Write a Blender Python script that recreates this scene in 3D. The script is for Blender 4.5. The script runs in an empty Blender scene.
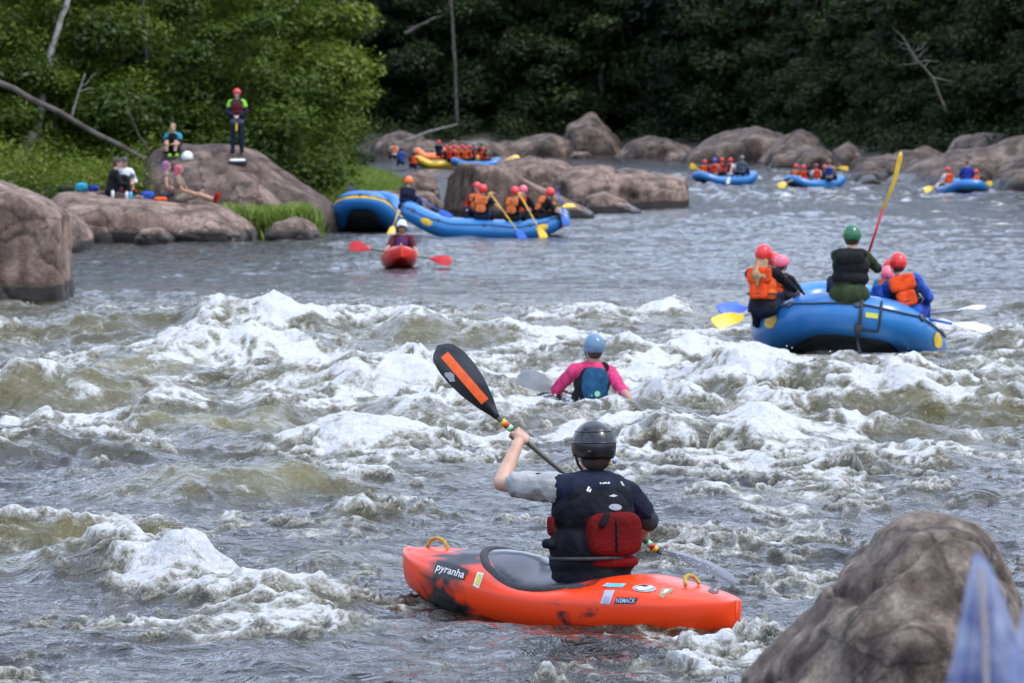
import bpy, bmesh, math, random
import numpy as np
from mathutils import Vector, Matrix, Euler, Quaternion
from mathutils.bvhtree import BVHTree

# ------------------------------------------------------------------ camera, sky, sun, exposure
F = 4000.0            # focal length in pixels of the 1024 px wide picture
CAMH = 2.65
HORY = 130.0          # picture row of the true horizon
scn = bpy.context.scene
col = scn.collection
cd = bpy.data.cameras.new('camera'); cam = bpy.data.objects.new('camera', cd); col.objects.link(cam)
cd.sensor_width = 36.0; cd.lens = 36.0 * F / 1024.0
cd.clip_start = 0.1; cd.clip_end = 3000
cam.location = (0, 0, CAMH)
cam.rotation_euler = (math.pi/2 - math.atan((341.5-HORY)/F), 0, 0)
cd.dof.use_dof = True; cd.dof.focus_distance = 22.5; cd.dof.aperture_fstop = 7.2
scn.camera = cam

SUN_EL, SUN_AZ = 58.0, 112.0     # azimuth measured from +Y (away from camera) towards +X
w = bpy.data.worlds.new('World'); scn.world = w; w.use_nodes = True
nt = w.node_tree; nt.nodes.clear()
out = nt.nodes.new('ShaderNodeOutputWorld'); bg = nt.nodes.new('ShaderNodeBackground')
sky = nt.nodes.new('ShaderNodeTexSky'); sky.sky_type = 'NISHITA'; sky.sun_disc = False
sky.sun_elevation = math.radians(SUN_EL); sky.sun_rotation = math.radians(SUN_AZ)
sky.dust_density = 2.0; sky.air_density = 1.2
tc = nt.nodes.new('ShaderNodeTexCoord')
cn = nt.nodes.new('ShaderNodeTexNoise'); cn.inputs['Scale'].default_value = 2.6; cn.inputs['Detail'].default_value = 6
cmap = nt.nodes.new('ShaderNodeMapping'); cmap.inputs['Scale'].default_value = (1, 1, 2.4)
cr = nt.nodes.new('ShaderNodeValToRGB'); cr.color_ramp.elements[0].position = .36; cr.color_ramp.elements[1].position = .56
mx = nt.nodes.new('ShaderNodeMix'); mx.data_type = 'RGBA'
mx.inputs['B'].default_value = (12.2, 14.4, 19.2, 1)
nt.links.new(tc.outputs['Generated'], cmap.inputs['Vector']); nt.links.new(cmap.outputs[0], cn.inputs['Vector'])
nt.links.new(cn.outputs['Fac'], cr.inputs[0]); nt.links.new(cr.outputs[0], mx.inputs['Factor'])
nt.links.new(sky.outputs[0], mx.inputs['A']); nt.links.new(mx.outputs['Result'], bg.inputs['Color'])
bg.inputs['Strength'].default_value = 0.12
nt.links.new(bg.outputs[0], out.inputs['Surface'])
sd = bpy.data.lights.new('sun', 'SUN'); sd.energy = 2.3; sd.angle = math.radians(9); sd.color = (1, .95, .88)
sun = bpy.data.objects.new('sun', sd); col.objects.link(sun); sun.location = (20, 0, 40)
_a, _e = math.radians(SUN_AZ), math.radians(SUN_EL)
sun.rotation_euler = Vector((math.sin(_a)*math.cos(_e), math.cos(_a)*math.cos(_e), math.sin(_e))).to_track_quat('Z', 'Y').to_euler()
vs = scn.view_settings; vs.view_transform = 'Standard'; vs.look = 'None'; vs.gamma = 1; vs.exposure = 0.24; vs.use_curve_mapping = False
scn.cycles.use_denoising = True
scn.cycles.max_bounces = 6; scn.cycles.transparent_max_bounces = 8
scn.cycles.sample_clamp_indirect = 4.0

# ------------------------------------------------------------------ helpers
rng = np.random.default_rng(7)
def W(px, py, d):                 # a point seen at picture (px,py), d metres away along Y
    return Vector(((px-512)/F*d, d, CAMH-(py-HORY)/F*d))
def dist_of(py, z=0.0):           # distance at which height z is seen on picture row py
    return F*(CAMH-z)/(py-HORY)

_perm = np.random.default_rng(11).permutation(256)
_perm = np.concatenate([_perm, _perm, _perm])
_ang = np.linspace(0, 2*np.pi, 64, endpoint=False); _g2 = np.stack([np.cos(_ang), np.sin(_ang)], 1)
_g3 = np.random.default_rng(12).normal(size=(256, 3)); _g3 /= np.linalg.norm(_g3, axis=1)[:, None]
def perlin2(x, y, seed=0):
    x = x + seed*17.31; y = y - seed*9.77
    xi = np.floor(x).astype(np.int64); yi = np.floor(y).astype(np.int64)
    xf = x-xi; yf = y-yi; xi &= 255; yi &= 255
    u = xf*xf*xf*(xf*(xf*6-15)+10); v = yf*yf*yf*(yf*(yf*6-15)+10)
    def g(ix, iy, fx, fy):
        h = _perm[_perm[ix & 255]+(iy & 255)] & 63
        return _g2[h, 0]*fx+_g2[h, 1]*fy
    a = g(xi, yi, xf, yf); b = g(xi+1, yi, xf-1, yf); c = g(xi, yi+1, xf, yf-1); d = g(xi+1, yi+1, xf-1, yf-1)
    return ((a+(b-a)*u)*(1-v)+(c+(d-c)*u)*v)*1.5
def perlin3(p, seed=0):
    p = p+np.array([seed*7.13, seed*3.71, -seed*5.37])
    i = np.floor(p).astype(np.int64); f = p-i; i &= 255
    u = f*f*f*(f*(f*6-15)+10)
    r = 0
    for dx in (0, 1):
        for dy in (0, 1):
            for dz in (0, 1):
                h = _perm[_perm[_perm[(i[:, 0]+dx) & 255]+((i[:, 1]+dy) & 255)]+((i[:, 2]+dz) & 255)]
                g = _g3[h]
                dot = g[:, 0]*(f[:, 0]-dx)+g[:, 1]*(f[:, 1]-dy)+g[:, 2]*(f[:, 2]-dz)
                wt = (u[:, 0] if dx else 1-u[:, 0])*(u[:, 1] if dy else 1-u[:, 1])*(u[:, 2] if dz else 1-u[:, 2])
                r = r+dot*wt
    return r*1.4
def fbm3(p, octs=4, seed=0):
    r = 0; a = 1
    for k in range(octs):
        r = r+a*perlin3(p*2**k, seed+k); a *= .5
    return r
def sst(a, b, x):
    t = np.clip((x-a)/(b-a), 0, 1); return t*t*(3-2*t)

def tag(o, label=None, cat=None, group=None, kind=None):
    if label: o['label'] = label
    if cat: o['category'] = cat
    if group: o['group'] = group
    if kind: o['kind'] = kind
    return o
def empty(name, loc, rot=(0, 0, 0)):
    o = bpy.data.objects.new(name, None); col.objects.link(o); o.location = loc; o.rotation_euler = rot
    o.empty_display_size = .1
    return o
def link(name, me, m, parent=None, smooth=True):
    o = bpy.data.objects.new(name, me); col.objects.link(o)
    if m is not None and not me.materials:
        for q in (m if isinstance(m, (list, tuple)) else [m]): me.materials.append(q)
    if smooth: me.shade_smooth()
    if parent is not None: o.parent = parent
    return o
def mesh_np(name, V, Fq, smooth=True):
    V = np.asarray(V, dtype=np.float32); Fq = np.asarray(Fq, dtype=np.int32); k = Fq.shape[1]
    me = bpy.data.meshes.new(name)
    me.vertices.add(len(V)); me.vertices.foreach_set('co', V.ravel())
    me.loops.add(Fq.size); me.loops.foreach_set('vertex_index', Fq.ravel())
    me.polygons.add(len(Fq)); me.polygons.foreach_set('loop_start', np.arange(len(Fq), dtype=np.int32)*k)
    me.update(calc_edges=True)
    if smooth: me.shade_smooth()
    return me
def copy_tree(o, parent=None):
    c = o.copy(); col.objects.link(c)
    if parent is not None: c.parent = parent
    for ch in o.children: copy_tree(ch, c)
    return c

# ------------------------------------------------------------------ materials
def NN(m, t): return m.node_tree.nodes.new(t)
def mat(name, c, rough=.6, c2=None, nscale=8, bump=0, bscale=40, metal=0, spec=.5, coat=0, detail=3, sheen=0, lo=.4, hi=.6, trans=0):
    m = bpy.data.materials.new(name); m.use_nodes = True; t = m.node_tree; b = t.nodes['Principled BSDF']
    b.inputs['Base Color'].default_value = (*c, 1); b.inputs['Roughness'].default_value = rough
    b.inputs['Metallic'].default_value = metal; b.inputs['Specular IOR Level'].default_value = spec
    b.inputs['Coat Weight'].default_value = coat; b.inputs['Sheen Weight'].default_value = sheen
    tcn = NN(m, 'ShaderNodeTexCoord')
    if c2 is None: c2 = tuple(x*.8 for x in c)
    n = NN(m, 'ShaderNodeTexNoise'); n.inputs['Scale'].default_value = nscale; n.inputs['Detail'].default_value = detail
    r = NN(m, 'ShaderNodeValToRGB'); r.color_ramp.elements[0].color = (*c, 1); r.color_ramp.elements[1].color = (*c2, 1)
    r.color_ramp.elements[0].position = lo; r.color_ramp.elements[1].position = hi
    t.links.new(tcn.outputs['Object'], n.inputs['Vector']); t.links.new(n.outputs['Fac'], r.inputs[0]); t.links.new(r.outputs[0], b.inputs['Base Color'])
    if bump:
        n2 = NN(m, 'ShaderNodeTexNoise'); n2.inputs['Scale'].default_value = bscale; n2.inputs['Detail'].default_value = 4
        bp = NN(m, 'ShaderNodeBump'); bp.inputs['Strength'].default_value = bump; bp.inputs['Distance'].default_value = .02
        t.links.new(tcn.outputs['Object'], n2.inputs['Vector']); t.links.new(n2.outputs['Fac'], bp.inputs['Height']); t.links.new(bp.outputs[0], b.inputs['Normal'])
    return m

def mat_water():
    m = bpy.data.materials.new('river_water'); m.use_nodes = True; t = m.node_tree; L = t.links.new
    b = t.nodes['Principled BSDF']; o = t.nodes['Material Output']
    geo = NN(m, 'ShaderNodeNewGeometry')
    fa = NN(m, 'ShaderNodeAttribute'); fa.attribute_name = 'foam'
    la = NN(m, 'ShaderNodeAttribute'); la.attribute_name = 'lift'
    mp = NN(m, 'ShaderNodeMapping'); mp.inputs['Scale'].default_value = (1, .75, 1); L(geo.outputs['Position'], mp.inputs['Vector'])
    # body colour: tea-brown; olive for aerated water and for light painted into thin crests
    mc = NN(m, 'ShaderNodeMix'); mc.data_type = 'RGBA'; mc.inputs['A'].default_value = (.013, .010, .005, 1); mc.inputs['B'].default_value = (.135, .115, .035, 1)
    L(la.outputs['Fac'], mc.inputs['Factor']); L(mc.outputs['Result'], b.inputs['Base Color'])
    b.inputs['Roughness'].default_value = .07; b.inputs['IOR'].default_value = 1.333
    # ripples
    n1 = NN(m, 'ShaderNodeTexNoise'); n1.inputs['Scale'].default_value = 5; n1.inputs['Detail'].default_value = 5; n1.inputs['Roughness'].default_value = .6; n1.inputs['Distortion'].default_value = .6
    L(mp.outputs[0], n1.inputs['Vector'])
    bp = NN(m, 'ShaderNodeBump'); bp.inputs['Strength'].default_value = 1.0; bp.inputs['Distance'].default_value = .075
    L(n1.outputs['Fac'], bp.inputs['Height']); L(bp.outputs[0], b.inputs['Normal'])
    # foam
    f = NN(m, 'ShaderNodeBsdfPrincipled'); f.inputs['Base Color'].default_value = (.74, .75, .72, 1); f.inputs['Roughness'].default_value = .55
    f.inputs['Specular IOR Level'].default_value = .3
    n2 = NN(m, 'ShaderNodeTexNoise'); n2.inputs['Scale'].default_value = 17; n2.inputs['Detail'].default_value = 6; n2.inputs['Roughness'].default_value = .72; n2.inputs['Distortion'].default_value = .5
    L(geo.outputs['Position'], n2.inputs['Vector'])
    bp2 = NN(m, 'ShaderNodeBump'); bp2.inputs['Strength'].default_value = .9; bp2.inputs['Distance'].default_value = .06
    L(n2.outputs['Fac'], bp2.inputs['Height']); L(bp2.outputs[0], f.inputs['Normal'])
    n3 = NN(m, 'ShaderNodeTexNoise'); n3.inputs['Scale'].default_value = 7; n3.inputs['Detail'].default_value = 7; n3.inputs['Roughness'].default_value = .72; n3.inputs['Distortion'].default_value = 1.2
    L(mp.outputs[0], n3.inputs['Vector'])
    a1 = NN(m, 'ShaderNodeMath'); a1.operation = 'SUBTRACT'; L(n3.outputs['Fac'], a1.inputs[0]); a1.inputs[1].default_value = .5
    a2 = NN(m, 'ShaderNodeMath'); a2.operation = 'MULTIPLY_ADD'; L(a1.outputs[0], a2.inputs[0]); a2.inputs[1].default_value = 1.9; L(fa.outputs['Fac'], a2.inputs[2])
    mr = NN(m, 'ShaderNodeMapRange'); mr.inputs['From Min'].default_value = .26; mr.inputs['From Max'].default_value = 1.2; mr.interpolation_type = 'SMOOTHSTEP'
    n5 = NN(m, 'ShaderNodeTexNoise'); n5.inputs['Scale'].default_value = 24; n5.inputs['Detail'].default_value = 5; n5.inputs['Roughness'].default_value = .7; n5.inputs['Distortion'].default_value = 1.5; L(mp.outputs[0], n5.inputs['Vector'])
    a3 = NN(m, 'ShaderNodeMath'); a3.operation = 'SUBTRACT'; L(n5.outputs['Fac'], a3.inputs[0]); a3.inputs[1].default_value = .5
    a4 = NN(m, 'ShaderNodeMath'); a4.operation = 'MULTIPLY_ADD'; L(a3.outputs[0], a4.inputs[0]); a4.inputs[1].default_value = 1.1; L(a2.outputs[0], a4.inputs[2]); a2 = a4
    L(a2.outputs[0], mr.inputs['Value'])
    ms = NN(m, 'ShaderNodeMixShader'); L(mr.outputs['Result'], ms.inputs['Fac'])
    fr_ = NN(m, 'ShaderNodeValToRGB'); e = fr_.color_ramp.elements; e[0].position = .25; e[0].color = (.22, .20, .13, 1); e[1].position = .95; e[1].color = (.60, .61, .61, 1); x_ = e.new(.6); x_.color = (.40, .39, .33, 1)
    mr2 = NN(m, 'ShaderNodeMapRange'); mr2.inputs['From Min'].default_value = .3; mr2.inputs['From Max'].default_value = 1.25; L(a2.outputs[0], mr2.inputs['Value']); L(mr2.outputs[0], fr_.inputs[0]); L(fr_.outputs[0], f.inputs['Base Color']); L(b.outputs[0], ms.inputs[1]); L(f.outputs[0], ms.inputs[2]); L(ms.outputs[0], o.inputs['Surface'])
    return m

def mat_rock(name, c1, c2, c3, wet=0.18, sc=1.0, bump=.5):
    m = bpy.data.materials.new(name); m.use_nodes = True; t = m.node_tree; L = t.links.new; b = t.nodes['Principled BSDF']
    geo = NN(m, 'ShaderNodeNewGeometry')
    n = NN(m, 'ShaderNodeTexNoise'); n.inputs['Scale'].default_value = 1.3*sc; n.inputs['Detail'].default_value = 7; n.inputs['Roughness'].default_value = .68; L(geo.outputs['Position'], n.inputs['Vector'])
    r = NN(m, 'ShaderNodeValToRGB'); e = r.color_ramp.elements; e[0].position = .33; e[0].color = (*c3, 1); e[1].position = .66; e[1].color = (*c1, 1); x = e.new(.48); x.color = (*c2, 1)
    L(n.outputs['Fac'], r.inputs[0])
    n2 = NN(m, 'ShaderNodeTexNoise'); n2.inputs['Scale'].default_value = 14*sc; n2.inputs['Detail'].default_value = 6; n2.inputs['Roughness'].default_value = .75; L(geo.outputs['Position'], n2.inputs['Vector'])
    r2 = NN(m, 'ShaderNodeValToRGB'); r2.color_ramp.elements[0].position = .35; r2.color_ramp.elements[0].color = (.55, .55, .55, 1); r2.color_ramp.elements[1].position = .65; r2.color_ramp.elements[1].color = (1.25, 1.22, 1.2, 1)
    L(n2.outputs['Fac'], r2.inputs[0])
    mu = NN(m, 'ShaderNodeMix'); mu.data_type = 'RGBA'; mu.blend_type = 'MULTIPLY'; mu.inputs['Factor'].default_value = 1; L(r.outputs[0], mu.inputs['A']); L(r2.outputs[0], mu.inputs['B'])
    # joints and cracks
    dn = NN(m, 'ShaderNodeMix'); dn.data_type = 'RGBA'; dn.blend_type = 'LINEAR_LIGHT'; dn.inputs['Factor'].default_value = .35/sc; L(geo.outputs['Position'], dn.inputs['A']); L(n.outputs['Color'], dn.inputs['B'])
    mpv = NN(m, 'ShaderNodeMapping'); mpv.inputs['Scale'].default_value = (.55*sc, .55*sc, .9*sc); mpv.inputs['Rotation'].default_value = (.3, .2, .4); L(dn.outputs['Result'], mpv.inputs['Vector'])
    vo = NN(m, 'ShaderNodeTexVoronoi'); vo.feature = 'DISTANCE_TO_EDGE'; vo.inputs['Scale'].default_value = 1.0; L(mpv.outputs[0], vo.inputs['Vector'])
    vr = NN(m, 'ShaderNodeMapRange'); vr.inputs['From Min'].default_value = .0; vr.inputs['From Max'].default_value = .035; vr.inputs['To Min'].default_value = .3; L(vo.outputs['Distance'], vr.inputs['Value'])
    mv = NN(m, 'ShaderNodeMix'); mv.data_type = 'RGBA'; mv.blend_type = 'MULTIPLY'; mv.inputs['Factor'].default_value = .8; L(mu.outputs['Result'], mv.inputs['A']); L(vr.outputs[0], mv.inputs['B'])
    # long weather streaks
    mps = NN(m, 'ShaderNodeMapping'); mps.inputs['Scale'].default_value = (3.0*sc, 3.0*sc, .5*sc); L(geo.outputs['Position'], mps.inputs['Vector'])
    ns = NN(m, 'ShaderNodeTexNoise'); ns.inputs['Scale'].default_value = 1; ns.inputs['Detail'].default_value = 5; L(mps.outputs[0], ns.inputs['Vector'])
    rs = NN(m, 'ShaderNodeValToRGB'); rs.color_ramp.elements[0].position = .36; rs.color_ramp.elements[0].color = (.42, .38, .36, 1); rs.color_ramp.elements[1].position = .56; L(ns.outputs['Fac'], rs.inputs[0])
    mu = NN(m, 'ShaderNodeMix'); mu.data_type = 'RGBA'; mu.blend_type = 'MULTIPLY'; mu.inputs['Factor'].default_value = .85; L(mv.outputs['Result'], mu.inputs['A']); L(rs.outputs[0], mu.inputs['B'])
    # wet, water-stained band just above the river
    sx = NN(m, 'ShaderNodeSeparateXYZ'); L(geo.outputs['Position'], sx.inputs[0])
    ad = NN(m, 'ShaderNodeMath'); ad.operation = 'MULTIPLY_ADD'; L(n.outputs['Fac'], ad.inputs[0]); ad.inputs[1].default_value = -.3; L(sx.outputs['Z'], ad.inputs[2])
    wr = NN(m, 'ShaderNodeMapRange'); wr.inputs['From Min'].default_value = wet-.12; wr.inputs['From Max'].default_value = wet+.05-.12; wr.inputs['To Min'].default_value = 1; wr.inputs['To Max'].default_value = 0
    L(ad.outputs[0], wr.inputs['Value'])
    mw = NN(m, 'ShaderNodeMix'); mw.data_type = 'RGBA'; mw.inputs['B'].default_value = (.035, .028, .024, 1); L(wr.outputs[0], mw.inputs['Factor']); L(mu.outputs['Result'], mw.inputs['A'])
    L(mw.outputs['Result'], b.inputs['Base Color'])
    rr = NN(m, 'ShaderNodeMapRange'); rr.inputs['To Min'].default_value = .85; rr.inputs['To Max'].default_value = .3; L(wr.outputs[0], rr.inputs['Value']); L(rr.outputs[0], b.inputs['Roughness'])
    b.inputs['Specular IOR Level'].default_value = .3
    bp = NN(m, 'ShaderNodeBump'); bp.inputs['Strength'].default_value = bump; bp.inputs['Distance'].default_value = .06/sc
    L(n2.outputs['Fac'], bp.inputs['Height']); L(bp.outputs[0], b.inputs['Normal'])
    return m

def mat_leaf(name, c1, c2, trans=.35):
    m = bpy.data.materials.new(name); m.use_nodes = True; t = m.node_tree; L = t.links.new; o = t.nodes['Material Output']
    t.nodes.remove(t.nodes['Principled BSDF'])
    at = NN(m, 'ShaderNodeAttribute'); at.attribute_name = 'tone'
    oi = NN(m, 'ShaderNodeObjectInfo')
    r = NN(m, 'ShaderNodeMix'); r.data_type = 'RGBA'; r.inputs['A'].default_value = (*c1, 1); r.inputs['B'].default_value = (*c2, 1); L(at.outputs['Fac'], r.inputs['Factor'])
    hv = NN(m, 'ShaderNodeHueSaturation'); L(r.outputs['Result'], hv.inputs['Color'])
    mr = NN(m, 'ShaderNodeMapRange'); mr.inputs['To Min'].default_value = .6; mr.inputs['To Max'].default_value = 1.4; L(oi.outputs['Random'], mr.inputs['Value']); L(mr.outputs[0], hv.inputs['Value'])
    mh = NN(m, 'ShaderNodeMapRange'); mh.inputs['To Min'].default_value = .515; mh.inputs['To Max'].default_value = .485; L(oi.outputs['Random'], mh.inputs['Value']); L(mh.outputs[0], hv.inputs['Hue'])
    d = NN(m, 'ShaderNodeBsdfDiffuse'); tr = NN(m, 'ShaderNodeBsdfTranslucent'); L(hv.outputs[0], d.inputs[0]); L(hv.outputs[0], tr.inputs[0])
    ms = NN(m, 'ShaderNodeMixShader'); ms.inputs[0].default_value = trans; L(d.outputs[0], ms.inputs[1]); L(tr.outputs[0], ms.inputs[2])
    gl = NN(m, 'ShaderNodeBsdfGlossy'); gl.inputs['Roughness'].default_value = .45; gl.inputs['Color'].default_value = (.5, .5, .5, 1)
    m2 = NN(m, 'ShaderNodeMixShader'); m2.inputs[0].default_value = .03; L(ms.outputs[0], m2.inputs[1]); L(gl.outputs[0], m2.inputs[2]); L(m2.outputs[0], o.inputs['Surface'])
    return m

M = {}
M['water'] = mat_water()
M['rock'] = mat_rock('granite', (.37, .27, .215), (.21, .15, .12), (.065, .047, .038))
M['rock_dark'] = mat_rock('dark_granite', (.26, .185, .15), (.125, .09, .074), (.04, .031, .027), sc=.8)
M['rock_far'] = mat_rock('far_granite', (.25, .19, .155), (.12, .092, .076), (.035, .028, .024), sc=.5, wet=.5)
M['rock_near'] = mat_rock('lichen_boulder', (.40, .335, .265), (.18, .14, .112), (.055, .042, .035), sc=3.4, bump=1.0)
M['soil'] = mat('forest_floor', (.018, .022, .010), .95, (.035, .030, .018), 1.5, .6, 6)
M['bark'] = mat('bark', (.045, .036, .03), .95, (.10, .082, .068), 3, .8, 20)
M['birch'] = mat('birch_bark', (.30, .28, .25), .9, (.12, .10, .09), 6, .4, 30)
M['deadwood'] = mat('bleached_wood', (.30, .27, .24), .9, (.2, .18, .16), 5, .4, 30)
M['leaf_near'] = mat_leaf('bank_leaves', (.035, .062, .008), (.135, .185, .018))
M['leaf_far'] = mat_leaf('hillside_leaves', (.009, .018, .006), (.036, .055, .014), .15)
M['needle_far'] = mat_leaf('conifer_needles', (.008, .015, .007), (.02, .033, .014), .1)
M['grass'] = mat_leaf('grass_blades', (.08, .14, .02), (.20, .28, .05), .35)
# ------------------------------------------------------------------ the river
def base_level(y):
    return .0073*np.maximum(y-170, 0)*sst(165, 200, y)
BOATS = []      # (x, y, radius along x, radius along y) where the big waves are calmed under a hull
FOAMZ = []      # extra foam patches (x, y, rx, ry, amount)
RIDGES = []     # standing waves
def ridge(px, py, half_px, h, wn, wf, foam, ang=0, fo=0.0, olive=0.0):
    d = dist_of(py)
    RIDGES.append(((px-512)/F*d, d, half_px/F*d, h, wn, wf, foam, math.radians(ang), fo, olive))
def foam_at(px, py, rx_px, ry_px, a):
    d = dist_of(py); d1 = dist_of(py-ry_px); d2 = dist_of(py+ry_px)
    FOAMZ.append(((px-512)/F*d, d, rx_px/F*d, (d1-d2)/2, a))
# near left: the breaking wave and the crest behind it
ridge(150, 585, 95, .27, .30, .8, 1.0, 6, -.05, .3)
ridge(45, 575, 90, .20, .35, .6, .55, 0, .05, .9)
ridge(270, 600, 90, .14, .30, .5, .35, -10, .1, .8)
ridge(75, 548, 120, .27, .32, .9, .85, 4, .15, 1.0)
ridge(240, 492, 140, .26, .60, 1.2, .10, 0, .5, 1.2)
ridge(210, 500, 40, .06, .2, .4, .6, 0, .05, .2)
ridge(60, 455, 110, .22, .6, 1.3, .9, 5, .1, .3)
ridge(330, 448, 130, .20, .6, 1.6, .8, -3, .5, .5)
ridge(210, 425, 85, .34, .5, 1.4, .35, 3, .9, 1.2)
ridge(330, 395, 80, .34, .8, 1.8, .7, 0, .9, 1.0)
ridge(80, 400, 130, .30, .8, 1.8, .8, 4, .3, .5)
ridge(140, 375, 60, .30, .9, 1.8, .5, 0, 1.2, 1.2)
ridge(245, 358, 80, .45, 1.2, 2.4, .6, 0, 1.5, 1.0)
ridge(270, 335, 130, .55, 1.6, 2.6, 1.1, 2, .3, .2)
ridge(60, 335, 90, .25, 1.4, 2.2, .7, 0, .3, .3)
ridge(460, 345, 120, .38, 1.4, 2.6, .9, -3, .3, .4)
ridge(640, 320, 110, .22, 1.8, 3.0, .7, 3, .3, .3)
ridge(440, 395, 90, .30, .9, 1.8, 1.0, 0, .3, .3)
ridge(470, 425, 100, .22, .7, 1.5, 1.0, 6, .2, .2)
ridge(720, 452, 130, .34, .38, 1.5, 1.1, -2, .2, .1)
ridge(620, 440, 60, .20, .35, 1.0, 1.0, 3, .2, .1)
ridge(880, 440, 110, .20, .5, 1.6, .8, -4, .3, .4)
ridge(760, 402, 120, .32, .9, 2.0, .95, 4, .2, .3)
ridge(940, 408, 100, .28, .9, 2.0, .75, -3, .2, .5)
ridge(660, 362, 100, .28, 1.2, 2.2, .9, 0, .3, .3)
ridge(1000, 345, 60, .24, 1.4, 2.6, 1.1, 3, .3, .2)
ridge(860, 385, 100, .14, 1.1, 2.4, .7, 0, .3, .3)
ridge(380, 520, 80, .12, .4, .8, .15, 4, .1, .7)
ridge(420, 478, 90, .14, .5, 1.0, .3, -3, .2, .8)
ridge(900, 470, 110, .12, .5, 1.0, .15, 3, .2, .8)
ridge(960, 500, 90, .10, .4, .9, .1, -3, .2, .6)
ridge(770, 505, 80, .08, .4, .8, .1, 2, .2, .6)
ridge(330, 560, 70, .10, .3, .7, .1, 5, .1, .8)
for k in range(14):   # riffle crests by the far rafts
    ridge(705+23*k, 187+((k*37) % 23), 12+(k % 3)*7, .12, 1.6, 3., .8, 0, .3, 0)
# patches of aerated water
foam_at(640, 385, 330, 62, .62); foam_at(300, 385, 420, 90, .24); foam_at(900, 450, 220, 40, .2); foam_at(330, 470, 260, 26, .12); foam_at(240, 345, 190, 42, .45); foam_at(60, 420, 110, 45, .4)
foam_at(900, 350, 200, 40, .5); foam_at(420, 430, 150, 35, .5); foam_at(540, 320, 240, 30, .22)
foam_at(130, 600, 150, 32, .35); foam_at(90, 530, 130, 22, .35); foam_at(200, 650, 300, 60, .26)
foam_at(560, 665, 330, 50, .24); foam_at(800, 560, 220, 60, .12); foam_at(740, 660, 60, 18, .2); foam_at(330, 635, 120, 20, .2)
foam_at(880, 196, 190, 12, .16); foam_at(620, 285, 300, 30, .08); foam_at(20, 300, 60, 8, .5)
foam_at(985, 325, 60, 24, .35); foam_at(480, 500, 220, 20, .08)

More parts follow.
